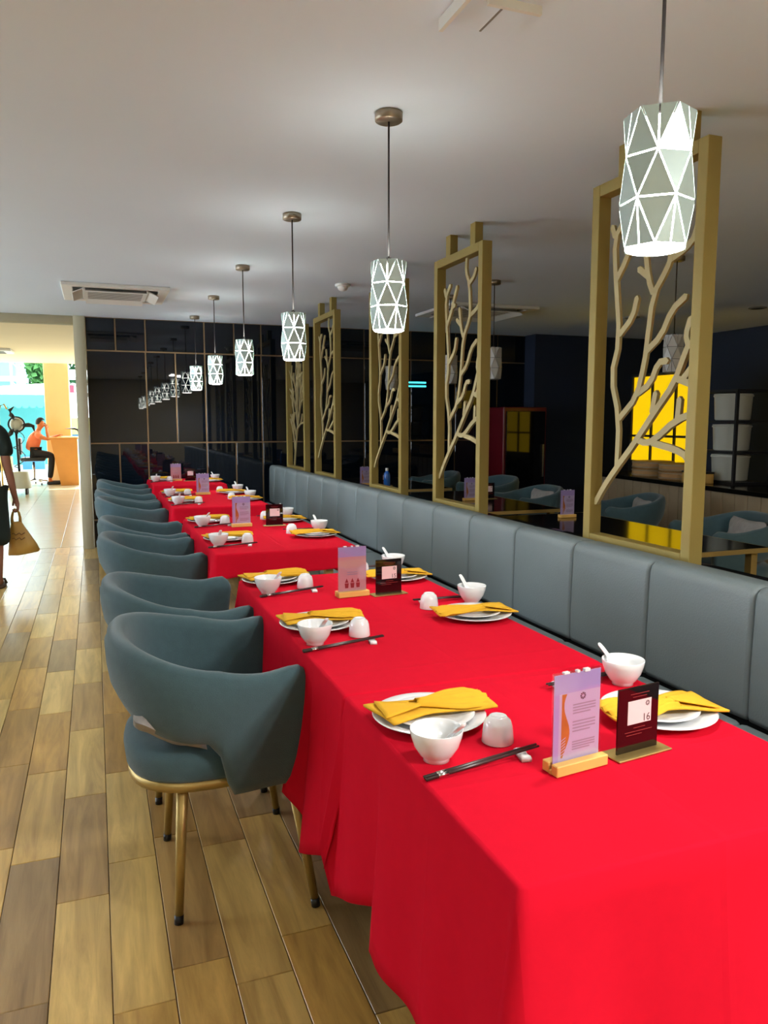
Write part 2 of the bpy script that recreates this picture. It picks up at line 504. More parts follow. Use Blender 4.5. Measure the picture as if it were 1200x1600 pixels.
# ------------------------------------------------------------------ tables and tablecloths
TX0, TX1, TZ = 0.517, 1.228, 0.748
PLEATS = {0: [(-0.40, 0.145, 0.415, 0.45, 0.0, 0.030), (0.147, 0.40, 0.37, 0.485, 0.0, 0.040)],
          1: [(-0.70, -0.44, 0.40, 0.515, 0.0, 0.045), (-0.438, -0.30, 0.46, 0.40, 0.01, 0.055), (-0.298, 0.1, 0.40, 0.43, 0.03, 0.03), (0.1, 0.75, 0.43, 0.42, 0.03, 0.02)]}
def cloth_mesh(x0, x1, y0, y1, z, D, seed):
    """D: drop of left, near, right, far sides"""
    rnd = random.Random(seed)
    ph = [rnd.uniform(0, 6.28) for _ in range(8)]
    per = []   # (base, normal, drop, s, cornerness)
    rad = 0.012
    sides = [((x0, y1), (x0, y0), (-1, 0), D[0]), ((x0, y0), (x1, y0), (0, -1), D[1]), ((x1, y0), (x1, y1), (1, 0), D[2]), ((x1, y1), (x0, y1), (0, 1), D[3])]
    s = 0.0
    for k, (a, b, nrm, d) in enumerate(sides):
        a = Vector(a); b = Vector(b); L = (b - a).length
        n = max(8, int(L / 0.014))
        dprev = sides[k - 1][3]; dnext = sides[(k + 1) % 4][3]
        e = (b - a).normalized()
        for i in range(n + 1):
            q = rad + (L - 2 * rad) * i / n
            c0 = 1 - smoothstep(0, 0.16, q) if dprev > 0.05 else 0
            c1 = 1 - smoothstep(0, 0.16, L - q) if dnext > 0.05 else 0
            dd = d
            per.append((a + e * q, Vector(nrm), dd, s + q, max(c0, c1) if d > 0.05 else 0))
        # corner
        nn = Vector(sides[(k + 1) % 4][2])
        for i in range(1, 6):
            t = i / 6
            cn = (Vector(nrm) * math.cos(t * PI / 2) + nn * math.sin(t * PI / 2))
            cpos = b - e * rad - nn * rad * 0 - Vector(nrm) * rad
            dd = d * (1 - t) + dnext * t
            per.append((cpos + cn * rad, cn, dd, s + L, 1.0 if min(d, dnext) > 0.05 else 0.3))
        s += L
    N = len(per); K = 12
    vs = []; fs = []; sm = []
    for (b, nrm, d, ss, cr) in per:
        dv = d + (0.022 * math.sin(ss * 7.3 + ph[0]) + 0.02 * math.sin(ss * 15.1 + ph[1])) * (1 if d > 0.2 else 0.2 if d > 0.05 else 0)
        dv += cr * 0.05 * (1 if d > 0.2 else 0.2)
        plt = None
        if nrm.x < -0.99 and seed - 11 in PLEATS:
            for (ya, yb, d0, d1, o0, o1) in PLEATS[seed - 11]:
                if ya <= b.y <= yb:
                    q = (b.y - ya) / (yb - ya); plt = o0 + (o1 - o0) * q; dv = d0 + (d1 - d0) * q
        for j in range(K + 1):
            t = j / K
            if j == 0: out, zz = -0.006, 0.0
            elif j == 1: out, zz = 0.001, -0.004
            else:
                tt = (j - 1) / (K - 1)
                zz = -0.004 - (dv - 0.004) * tt
                fold = (0.5 + 0.5 * math.sin(ss * 17 + ph[2] + 1.3 * math.sin(ss * 4.1 + ph[3]))) * 0.040 + (0.5 + 0.5 * math.sin(ss * 41 + ph[4])) * 0.008
                fl_ = min(1.0, d / 0.4)
                out = 0.002 + (0.012 * tt + fold * tt ** 1.2 * (1 - 0.55 * cr) + cr * 0.075 * tt ** 1.1) * fl_
            if plt is not None and j > 1: out = 0.003 + (plt + 0.006 * math.sin(ss * 31 + ph[5])) * tt ** 1.15 + 0.004 * tt
            vs.append((b.x + nrm.x * out, b.y + nrm.y * out, z + zz))
    for i in range(N):
        j = (i + 1) % N
        for k in range(K):
            fs.append((i * (K + 1) + k, j * (K + 1) + k, j * (K + 1) + k + 1, i * (K + 1) + k + 1)); sm.append(True)
    fs.append(tuple(i * (K + 1) for i in range(N))); sm.append(False)
    mb = MB(); mb.v = vs; mb.f = fs; mb.smooth = sm
    return mb
tables = [  # y0, y1, drops(l,n,r,f), descriptors
    (0.850, 1.636, (0.45, 0.50, 0.20, 0.012), 'nearest red-covered dining table, carrying the number 16 stand', 'bright red tablecloth on the nearest table, under the number 16 stand'),
    (1.640, 3.03, (0.46, 0.012, 0.20, 0.24), 'second dining table from the front, carrying the number 15 stand', 'red tablecloth on the second table, under the number 15 stand'),
    (3.66, 5.08, (0.33, 0.105, 0.20, 0.12), 'third dining table from the front, standing after the first gap', 'red tablecloth with a short front drop on the third table'),
    (5.76, 7.14, (0.33, 0.105, 0.20, 0.12), 'fourth dining table from the front, under a red cloth', 'red tablecloth on the fourth table from the front'),
    (7.80, 8.72, (0.33, 0.105, 0.20, 0.12), 'farthest red-covered dining table, against the black glass wall', 'red tablecloth on the farthest table by the black glass wall')]
for k, (y0, y1, D, tl, cl) in enumerate(tables):
    t = thing('dining_table', tl, 'table', ((TX0 + TX1) / 2, (y0 + y1) / 2, 0), 0, 'red-covered dining tables')
    hw, hl = (TX1 - TX0) / 2 - 0.008, (y1 - y0) / 2 - 0.008
    MB().rbox(-hw, hw, -hl, hl, 0.715, TZ - 0.004, r=0.004, seg=1, smooth=False).build('tabletop', 'counter_wood', t)
    for sx in (-1, 1):
        for sy in (-1, 1):
            MB().box(sx * (hw - 0.13) - 0.02, sx * (hw - 0.13) + 0.02, sy * (hl - 0.05) - 0.02, sy * (hl - 0.05) + 0.02, 0, 0.715).build('leg', 'brass', t)
    m = cloth_mesh(TX0 - (TX0 + TX1) / 2, TX1 - (TX0 + TX1) / 2, -(y1 - y0) / 2, (y1 - y0) / 2, TZ, D, 11 + k)
    c = m.build('tablecloth', 'red_cloth', None, ((TX0 + TX1) / 2, (y0 + y1) / 2, 0))
    sd = c.modifiers.new('cloth_thickness', 'SOLIDIFY'); sd.thickness = 0.0016; sd.offset = 1
    tag(c, cl, 'tablecloth', 'red tablecloths')
TT = TZ + 0.0022      # top of cloth

# ------------------------------------------------------------------ tub chairs
def shell_mesh():
    mb = MB()
    cx, cy = 0.29, 0.0
    path = []
    for i in range(10):
        t = i / 10
        path.append((0.53 + (0.29 - 0.53) * t, -(0.312 + 0.024 * smoothstep(0, 1, t)), 1 - 0.42 * t))
    for i in range(37):
        a = PI * 1.5 - PI * i / 36
        c_, s_ = math.cos(a), math.sin(a)
        e = 2 / 2.35
        x = 0.29 + 0.285 * math.copysign(abs(c_) ** e, c_)
        y = 0.336 * math.copysign(abs(s_) ** e, s_)
        path.append((x, y, 0.58 * abs(i - 18) / 18))
    for i in range(10):
        t = (i + 1) / 10
        path.append((0.29 + 0.24 * t, 0.336 - 0.024 * smoothstep(0, 1, t), 0.58 + 0.42 * t))
    n = len(path)
    secs = []
    for i, (x, y, s) in enumerate(path):
        zt = 0.795 - 0.086 * smoothstep(0.08, 0.82, s) + 0.010 * smoothstep(0.80, 0.95, s) - 0.018 * smoothstep(0.96, 1.0, s)
        zb = 0.60 - 0.075 * smoothstep(0.0, 0.52, s) - 0.165 * smoothstep(0.54, 0.66, s)
        th = 0.060
        d = Vector((path[min(i + 1, n - 1)][0] - path[max(i - 1, 0)][0], path[min(i + 1, n - 1)][1] - path[max(i - 1, 0)][1], 0)).normalized()
        inw = Vector((d.y, -d.x, 0))
        if inw.dot(Vector((cx - x, cy - y, 0))) < 0: inw = -inw
        prof = []
        def P(nn, z):
            lean = (zt - z) / 0.40
            sc = 1 - 0.17 * lean
            q = Vector((cx + (x - cx) * sc, cy + (y - cy) * sc, z))
            if s > 0.8: q.x = min(q.x, 0.53) - 0.035 * lean * 0.5
            return q + inw * nn
        H_ = zt - zb
        for (nn, f) in ((0.030, 0.0), (0.010, 0.012), (0.0, 0.04)):
            prof.append(P(nn, zb + f))
        for q in (0.3, 0.55, 0.8):
            prof.append(P(-0.008 * math.sin(q * PI), zb + H_ * q))
        prof += [P(0.0, zt - 0.035), P(0.006, zt - 0.014), P(0.018, zt - 0.003), P(0.032, zt), P(0.046, zt - 0.004), P(0.056, zt - 0.015), P(th, zt - 0.036)]
        for q in (0.75, 0.5, 0.25):
            prof.append(P(th, zb + H_ * q))
        prof += [P(th, zb + 0.03), P(0.05, zb + 0.008)]
        secs.append(prof)
    k = len(secs[0])
    vs = [p for s_ in secs for p in s_]
    fs = []
    for i in range(n - 1):
        for j in range(k):
            l = (j + 1) % k
            fs.append((i * k + j, i * k + l, (i + 1) * k + l, (i + 1) * k + j))
    # rounded end caps
    for idx in (0, n - 1):
        base = idx * k
        cen = sum((secs[idx][j] for j in range(k)), Vector()) / k
        ring = []
        for j in range(k):
            p = secs[idx][j]
            q = cen + (p - cen) * 0.86 + Vector((0.012, 0, 0))
            ring.append(len(vs)); vs.append(q)
        for j in range(k):
            l = (j + 1) % k
            fs.append((base + j, base + l, ring[l], ring[j]))
        fs.append(tuple(ring))
    mb.add(vs, fs, True)
    return mb
def dshape(n, xr, xf, hw, e=2.6):
    pts = []
    cx = (xr + xf) / 2 ; a = (xf - xr) / 2
    for i in range(n):
        t = 2 * PI * i / n
        c_, s_ = math.cos(t), math.sin(t)
        pts.append((cx + a * math.copysign(abs(c_) ** (2 / e), c_), hw * math.copysign(abs(s_) ** (2 / e), s_)))
    return pts
def loft_rings(rings, cap=True):
    mb = MB(); n = len(rings[0]); vs = [p for r in rings for p in r]; fs = []
    for i in range(len(rings) - 1):
        for j in range(n):
            l = (j + 1) % n
            fs.append((i * n + j, i * n + l, (i + 1) * n + l, (i + 1) * n + j))
    if cap:
        fs.append(tuple(range(n))); fs.append(tuple((len(rings) - 1) * n + j for j in range(n)))
    mb.add(vs, fs, True)
    return mb
def make_chair(label):
    t = thing('tub_chair', label, 'chair')
    shell_mesh().build('backrest', 'chair_fabric', t)
    rings = []
    for z, i in ((0.402, 0.02), (0.404, 0.006), (0.415, 0.0), (0.455, -0.004), (0.478, 0.002), (0.492, 0.018), (0.498, 0.05), (0.502, 0.12)):
        d = dshape(40, 0.05 + i, 0.50 - i, 0.242 - i)
        rings.append([(x, y, z) for x, y in d])
    loft_rings(rings).build('seat', 'chair_fabric', t)
    rings = []
    for z, i in ((0.378, 0.015), (0.378, 0.0), (0.403, 0.0), (0.403, 0.015)):
        rings.append([(x, y, z) for x, y in dshape(40, 0.055 + i, 0.49 - i, 0.238 - i)])
    loft_rings(rings).build('seat_ring', 'brass', t)
    for sy in (-1, 1):
        for (tx, ty, bx, by) in ((0.195, 0.19, 0.172, 0.225), (0.49, 0.225, 0.545, 0.275)):
            lg = MB().tube([(tx, sy * ty, 0.39), (bx, sy * by, 0.022)], [0.0165, 0.0120], n=10).build('leg', 'brass', t)
            MB().tube([(bx - (tx - bx) * 0.0, sy * by, 0.024), (bx + (bx - tx) * 0.05, sy * (by + 0.003), 0.0)], [0.0130, 0.0130], n=10).build('foot_cap', 'black_plastic', lg)
    return t
ordn = ['nearest', 'second', 'third', 'fourth', 'fifth', 'sixth', 'seventh', 'eighth']
ch0 = make_chair('nearest blue-grey tub chair, at the end of the row beside the aisle')
ch0['group'] = 'tub chairs along the red tables'
chair_spots = [(-0.004, 2.28, -1.0), (-0.012, 2.99, 1.0), (-0.02, 4.21, 0.0), (-0.015, 4.965, -1.0), (-0.03, 6.34, 1.0), (-0.03, 7.06, 0.0), (-0.01, 8.22, 0.5)]
for i, (x, y, a) in enumerate(chair_spots):
    if i == 0:
        ch0.location = (x, y, 0); ch0.rotation_euler = (0, 0, R(a))
    else:
        dup(ch0, (x, y, 0), R(a), '%s blue-grey tub chair from the front, along the red tables' % ordn[i])
def cushion_mesh(w=0.20, h=0.17, t=0.05, n=16):
    mb = MB(); vs = []; fs = []
    for s in (-1, 1):
        for i in range(n + 1):
            for j in range(n + 1):
                u, v = 2 * i / n - 1, 2 * j / n - 1
                k = ((1 - u ** 4) * (1 - v ** 4)) ** 0.55
                pin = 1 - 0.10 * (1 - abs(u)) * abs(v) ** 2
                pin2 = 1 - 0.10 * (1 - abs(v)) * abs(u) ** 2
                vs.append((s * t * k + 0.004 * math.sin(9 * u + 5 * v), u * w * pin2, v * h * pin))
    m = (n + 1) ** 2
    for s in (0, 1):
        for i in range(n):
            for j in range(n):
                q = (s * m + i * (n + 1) + j, s * m + (i + 1) * (n + 1) + j, s * m + (i + 1) * (n + 1) + j + 1, s * m + i * (n + 1) + j + 1)
                fs.append(q)
    mb.add(vs, fs, True)
    return mb
cu = cushion_mesh(0.19, 0.105, 0.040).build('cushion', 'cushion_fabric', None, (0.150, 2.205, 0.558), (R(3), R(-62), 0))
tag(cu, 'pale grey cushion behind the backrest of the nearest chair', 'cushion')

# ------------------------------------------------------------------ long bench with upholstered back
bn = thing('bench', 'long grey upholstered bench with a channelled back, along the partition', 'bench', (1.6, 4.5, 0))
MB().box(-0.26, 0.38, -4.25, 4.26, 0, 0.34).build('plinth', 'bench_dark', bn)
seams = [0.32 + 0.48 * k for k in range(18)] + [8.76]
seams = [0.32 + 0.48 * k for k in range(0, 18)]
for k in range(len(seams)):
    y0 = seams[k]; y1 = y0 + 0.48 if k < len(seams) - 1 else 8.76
    if y1 - y0 < 0.1: continue
    mb = MB()
    # back pad: profile in XZ, leaning away, swept along y with rounded ends
    prof = [(0.268, 0.452), (0.263, 0.47), (0.262, 0.58), (0.265, 0.72), (0.268, 0.835), (0.274, 0.860), (0.288, 0.874), (0.310, 0.878), (0.385, 0.874), (0.396, 0.866), (0.398, 0.45)]
    ys = [(y0 + 0.0025, 0.010), (y0 + 0.006, 0.004), (y0 + 0.018, 0.0), ((y0 + y1) / 2, -0.003), (y1 - 0.018, 0.0), (y1 - 0.006, 0.004), (y1 - 0.0025, 0.010)]
    vs = []; fs = []
    for (y, ins) in ys:
        for q, (x, z) in enumerate(prof):
            xx = min(x + ins, 0.397); zz = z - (ins * 0.8 if z > 0.85 else 0)
            vs.append((xx, y - 4.5, zz))
    n = len(prof)
    for i in range(len(ys) - 1):
        for j in range(n):
            l = (j + 1) % n
            fs.append((i * n + j, i * n + l, (i + 1) * n + l, (i + 1) * n + j))
    fs.append(tuple(range(n))); fs.append(tuple((len(ys) - 1) * n + j for j in range(n)))
    mb.add(vs, fs, True)
    mb.build('back_pad', 'bench_leather', bn)
    MB().rbox(-0.30, 0.258, y0 - 4.5 + 0.002, y1 - 4.5 - 0.002, 0.34, 0.45, r=0.02, seg=3).build('seat_pad', 'bench_leather', bn)

# ------------------------------------------------------------------ tree cut-out screens
TREE = [[(0.06, 0.12), (0.148, 0.168), (0.268, 0.222), (0.452, 0.296), (0.627, 0.377), (0.792, 0.447), (0.87, 0.516), (0.897, 0.537), (1.0, 0.549)],
[(0.894, 0.538), (0.871, 0.561), (0.905, 0.598)], [(0.813, 0.458), (0.976, 0.436)], [(0.867, 0.457), (0.933, 0.483)], [(0.605, 0.376), (0.632, 0.425)],
[(0.484, 0.304), (0.556, 0.296), (0.635, 0.305), (0.819, 0.357), (1.0, 0.376)], [(0.832, 0.358), (0.841, 0.407)], [(0.933, 0.368), (0.971, 0.344)],
[(0.617, 0.298), (0.825, 0.284), (0.925, 0.268), (0.943, 0.237)], [(0.278, 0.226), (0.284, 0.362), (0.183, 0.476), (0.263, 0.574), (0.203, 0.737), (0.173, 0.846), (0.275, 0.889)],
[(0.263, 0.588), (0.387, 0.628), (0.421, 0.675)], [(0.203, 0.733), (0.3, 0.781), (0.344, 0.819), (0.427, 0.874)], [(0.317, 0.801), (0.386, 0.807)], [(0.178, 0.853), (0.148, 0.88)],
[(0.289, 0.362), (0.454, 0.418), (0.516, 0.507), (0.532, 0.554), (0.568, 0.673), (0.686, 0.73), (0.717, 0.755), (0.692, 0.871), (0.613, 0.919), (0.632, 0.975)],
[(0.692, 0.871), (0.783, 0.89), (0.822, 0.915)], [(0.524, 0.533), (0.657, 0.567), (0.738, 0.627), (0.852, 0.653)], [(0.459, 0.426), (0.578, 0.45), (0.64, 0.503), (0.717, 0.504)],
[(0.568, 0.679), (0.522, 0.714), (0.486, 0.787)], [(0.521, 0.722), (0.43, 0.748)], [(0.717, 0.752), (0.832, 0.766), (0.911, 0.789), (0.944, 0.864)], [(0.911, 0.789), (1.0, 0.782)]]
def bushy():
    out = [[(0.30, 0.02), (0.36, 0.14), (0.44, 0.24), (0.52, 0.32)]]
    rb = random.Random(4)
    def grow(p, a, l, d):
        q = (p[0] + l * math.cos(a) * 1.9, p[1] + l * math.sin(a))
        if not (0.06 < q[0] < 0.94 and q[1] < 0.93): return
        mid = ((p[0] + q[0]) / 2 + rb.uniform(-0.02, 0.02), (p[1] + q[1]) / 2)
        out.append([p, mid, q])
        if d > 0:
            for da in (rb.uniform(0.15, 0.6), -rb.uniform(0.15, 0.6)):
                grow(q, a + da, l * rb.uniform(0.68, 0.95), d - 1)
    grow((0.52, 0.32), R(95), 0.14, 3); grow((0.52, 0.32), R(62), 0.12, 3); grow((0.44, 0.24), R(128), 0.13, 3)
    grow((0.50, 0.30), R(20), 0.10, 1); grow((0.36, 0.14), R(110), 0.12, 2); grow((0.5, 0.31), R(110), 0.15, 3)
    return out
FZ0, FZ1 = 0.8435, 2.36
def screen(yn, yf, pattern, label, wst):
    t = thing('tree_screen', label, 'screen', (2.05, (yn + yf) / 2, FZ0), 0, 'gold tree screens on the partition')
    hw = (yf - yn) / 2; hh = FZ1 - FZ0; s = 0.048; dx = 0.03
    for (a, b_) in ((-hw, -hw + s), (hw - s, hw)):
        MB().rbox(-dx, dx, a, b_, 0, hh, r=0.002, seg=1, smooth=False).build('stile', 'gold_paint', t)
    for (a, b_) in ((0, s), (hh - s, hh)):
        MB().rbox(-dx, dx, -hw + s, hw - s, a, b_, r=0.002, seg=1, smooth=False).build('rail', 'gold_paint', t)
    for a in (-hw + 0.13, hw - 0.19):
        MB().rbox(-0.025, 0.025, a - 0.03, a + 0.03, hh, H - FZ0 - 0.0005, r=0.002, seg=1, smooth=False).build('hanger', 'gold_paint', t)
    for bi, pl in enumerate(pattern):
        pts = [(hw - s * 0.3 - p[0] * 2 * (hw - s * 0.3), p[1] * hh) for p in pl]
        # rounded bends: one Chaikin pass
        if len(pts) > 2:
            q = [pts[0]]
            for a, b_ in zip(pts[:-1], pts[1:]):
                q += [(a[0] * .75 + b_[0] * .25, a[1] * .75 + b_[1] * .25), (a[0] * .25 + b_[0] * .75, a[1] * .25 + b_[1] * .75)]
            q.append(pts[-1]); pts = q
        MB().ribbon(pts, wst, 0.016 - 0.0003 * bi * (22 / max(22, len(pattern)))).build('branch', 'gold_paint_pale', t)
    return t
screen(2.205, 2.865, TREE, 'nearest tall gold screen with tree branches, behind the nearest pendant lamp', 0.026)
screen(3.86, 4.50, TREE, 'second tall gold tree-branch screen from the front, hung by two stubs', 0.026)
screen(5.05, 5.72, TREE, 'third gold tree-branch screen from the front, behind the second pendant', 0.022)
screen(6.64, 7.34, TREE, 'fourth gold tree-branch screen from the front, with hanging stubs', 0.022)
screen(7.72, 8.52, bushy(), 'farthest gold screen, cut as a dense many-twigged tree', 0.016)

# ------------------------------------------------------------------ pendant lamps
SH, SR = 0.250, 0.066
RINGS = [(0.250, 0.067, 0.0), (0.168, 0.068, 0.5), (0.086, 0.070, 0.0), (0.0, 0.065, 0.5)]
NS = 6
def ringpt(k, i):
    z, r, o = RINGS[k]
    a = 2 * PI * (i + o) / NS + 0.35
    return Vector((r * math.cos(a), r * math.sin(a), z))
def shade_tris():
    tr = []
    for k in range(3):
        o = RINGS[k][2]
        for i in range(NS):
            A, B = ringpt(k, i), ringpt(k, i + 1)
            if o == 0.0:
                C = ringpt(k + 1, i); E_, F_ = ringpt(k + 1, i), ringpt(k + 1, i + 1); G_ = ringpt(k, i + 1)
            else:
                C = ringpt(k + 1, i + 1); E_, F_ = ringpt(k + 1, i), ringpt(k + 1, i + 1); G_ = ringpt(k, i)
            if k == 0:
                Mx = (A + B) / 2
                tr += [(A, Mx, C), (Mx, B, C)]
            else:
                tr.append((A, B, C))
            if k == 2:
                Mx = (E_ + F_) / 2
                tr += [(E_, Mx, G_), (Mx, F_, G_)]
            else:
                tr.append((E_, F_, G_))
    return tr
def tri_prism(T, gap=0.0016, th=0.0016):
    A, B, C = T
    la, lb, lc = (B - C).length, (C - A).length, (A - B).length
    p = la + lb + lc
    inc = (A * la + B * lb + C * lc) / p
    area = (B - A).cross(C - A).length / 2
    rin = 2 * area / p
    k = max(0.1, 1 - gap / rin)
    n = (B - A).cross(C - A).normalized()
    if n.dot(Vector((inc.x, inc.y, 0))) < 0: n = -n
    P = [inc + (q - inc) * k for q in (A, B, C)]
    return [p_ for p_ in P] + [p_ - n * th for p_ in P], [(0, 1, 2), (5, 4, 3), (0, 3, 4, 1), (1, 4, 5, 2), (2, 5, 3, 0)]
TRIS = shade_tris()
panel_meshes = []
joined = MB()
for T in TRIS:
    v, f = tri_prism(T)
    joined.add(v, f)
def panel_objs(parent, material):
    for i, T in enumerate(TRIS):
        key = (i, material)
        v, f = tri_prism(T)
        MB().add(v, f).build('shade_panel', material, parent)
def pendant(x, y, label, lit=True, panels=False, zb=1.712, rz=0.0, group='lit pendant lamps over the tables', watts=None):
    t = thing('pendant_lamp', label, 'pendant lamp', (x, y, zb), rz, group)
    pmn = 'lamp_panel' if lit else 'lamp_panel_unlit'
    if panels: panel_objs(t, pmn)
    else: joined.build('shade', pmn, t)
    MB().lathe([(0.0, 0.236), (0.050, 0.234), (0.054, 0.228), (0.054, 0.006), (0.052, -0.002), (0.044, -0.004), (0.0, -0.004)], n=20).build('diffuser', 'lamp_glow' if lit else 'lamp_unlit_core', t)
    MB().lathe([(0.0, 0.262), (0.010, 0.262), (0.012, 0.236), (0.0, 0.236)], n=12).build('lamp_holder', 'cord_black', t)
    MB().tube([(0, 0, 0.26), (0, 0, H - zb - 0.02)], 0.0038, n=6).build('cord', 'cord_black', t)
    MB().lathe([(0.0, H - zb - 0.0004), (0.047, H - zb - 0.0004), (0.050, H - zb - 0.003), (0.050, H - zb - 0.029), (0.046, H - zb - 0.032), (0.0, H - zb - 0.032)], n=24).build('canopy', 'nickel', t)
    if lit:
        ld = bpy.data.lights.new('lamp_light', 'SPOT'); ld.energy = watts or PENDANT_WATTS; ld.spot_size = R(156); ld.spot_blend = 0.5
        ld.shadow_soft_size = 0.045; ld.color = (1.0, 0.98, 0.94)
        lo = bpy.data.objects.new('lamp_light', ld); COL.objects.link(lo); lo.parent = t; lo.location = (0, 0, -0.007)
    return t
for y, l in ((-0.19, 'lit pendant lamp just behind the viewpoint'), (-1.64, 'lit pendant lamp farther behind the viewpoint')):
    pendant(1.036, y, l, True, False)
for i, y in enumerate((1.262, 2.715, 4.165, 5.635, 7.06, 8.45)):
    pendant(1.036, y, '%s lit pendant lamp%s, with a faceted triangle shade' % (ordn[i], '' if i == 0 else ' from the front'), True, i < 3, rz=0.25 * (i % 3))

# ------------------------------------------------------------------ tableware
def lathe_mesh(prof, n, name, m):
    o = MB().lathe(prof, n=n).build(name, m); me = o.data; bpy.data.objects.remove(o); return me
plate_me = lathe_mesh([(0.0, 0.0), (0.068, 0.0), (0.072, 0.003), (0.100, 0.010), (0.119, 0.0145), (0.121, 0.0162), (0.119, 0.0172), (0.100, 0.0130), (0.076, 0.0062), (0.0, 0.0048)], 48, 'dinner_plate', 'porcelain')
side_me = lathe_mesh([(0.0, 0.0), (0.050, 0.0), (0.054, 0.003), (0.076, 0.0095), (0.090, 0.0130), (0.0915, 0.0145), (0.090, 0.0152), (0.074, 0.0118), (0.056, 0.0055), (0.0, 0.0045)], 40, 'side_plate', 'porcelain')
bowl_me = lathe_mesh([(0.0, 0.003), (0.021, 0.003), (0.021, 0.0), (0.025, 0.0), (0.0255, 0.006), (0.032, 0.012), (0.042, 0.028), (0.0478, 0.046), (0.0505, 0.060), (0.0500, 0.0612), (0.0488, 0.0605), (0.0455, 0.046), (0.039, 0.030), (0.028, 0.0165), (0.0, 0.012)], 36, 'rice_bowl', 'porcelain')
cup_me = lathe_mesh([(0.0, 0.0500), (0.013, 0.0505), (0.0150, 0.0525), (0.0170, 0.0525), (0.0185, 0.0500), (0.0250, 0.0440), (0.0285, 0.034), (0.0305, 0.018), (0.0320, 0.001), (0.0312, 0.0), (0.0300, 0.001), (0.0275, 0.020), (0.024, 0.036), (0.0, 0.043)], 30, 'teacup', 'porcelain')
def rest_me():
    mb = MB()
    xs = [-0.024, -0.018, -0.008, 0.0, 0.008, 0.018, 0.024]
    zs = [0.0075, 0.0105, 0.0085, 0.0070, 0.0085, 0.0105, 0.0075]
    vs = []; fs = []
    for x, z in zip(xs, zs):
        for (y, zz) in ((-0.0095, 0.0), (-0.0095, z - 0.0015), (-0.006, z), (0.006, z), (0.0095, z - 0.0015), (0.0095, 0.0)):
            vs.append((y, x, zz))
    for i in range(len(xs) - 1):
        for j in range(6):
            l = (j + 1) % 6
            fs.append((i * 6 + j, i * 6 + l, (i + 1) * 6 + l, (i + 1) * 6 + j))
    fs.append(tuple(range(6))); fs.append(tuple(36 + j for j in range(6)))
    mb.add(vs, fs, True)
    o = mb.build('chopstick_rest', 'porcelain'); me = o.data; bpy.data.objects.remove(o); return me
rest_mesh = rest_me()
o = MB().tube([(-0.125, 0, 0), (-0.02, 0, 0), (0.125, 0, 0)], [0.0040, 0.0036, 0.0024], n=6).build('chopstick', 'chopstick_lacquer'); stick_me = o.data; bpy.data.objects.remove(o)
o = MB().tube([(-0.100, 0, 0), (-0.080, 0, 0)], [0.0044, 0.0043], n=6).build('band', 'silver'); band_me = o.data; bpy.data.objects.remove(o)
def spoon_mesh():
    """soup spoon: bowl of the spoon at origin, handle rising along +x"""
    mb = MB(); n = 14
    cl = [(-0.024, 0.004, 0.004), (-0.016, 0.001, 0.016), (0.0, 0.0, 0.021), (0.016, 0.002, 0.017), (0.026, 0.008, 0.010), (0.038, 0.016, 0.0078), (0.056, 0.027, 0.0074), (0.074, 0.037, 0.0078), (0.084, 0.042, 0.0068), (0.087, 0.0435, 0.003)]
    vs = []; fs = []
    for x, z, w in cl:
        dep = 0.009 if x < 0.03 else 0.0045
        for k in range(n):
            a = 2 * PI * k / n
            c_, s_ = math.cos(a), math.sin(a)
            vs.append((x, w * c_, z + (dep * s_ * 0.35 if s_ > 0 else dep * s_) * (w / 0.021 if x < 0.03 else 1) + (0.006 * abs(c_) if x < 0.03 else 0.0015 * abs(c_))))
    for i in range(len(cl) - 1):
        for j in range(n):
            l = (j + 1) % n
            fs.append((i * n + j, i * n + l, (i + 1) * n + l, (i + 1) * n + j))
    fs.append(tuple(range(n))); fs.append(tuple((len(cl) - 1) * n + j for j in range(n)))
    mb.add(vs, fs, True)
    o = mb.build('soup_spoon', 'porcelain'); me = o.data; bpy.data.objects.remove(o); return me
spoon_me = spoon_mesh()
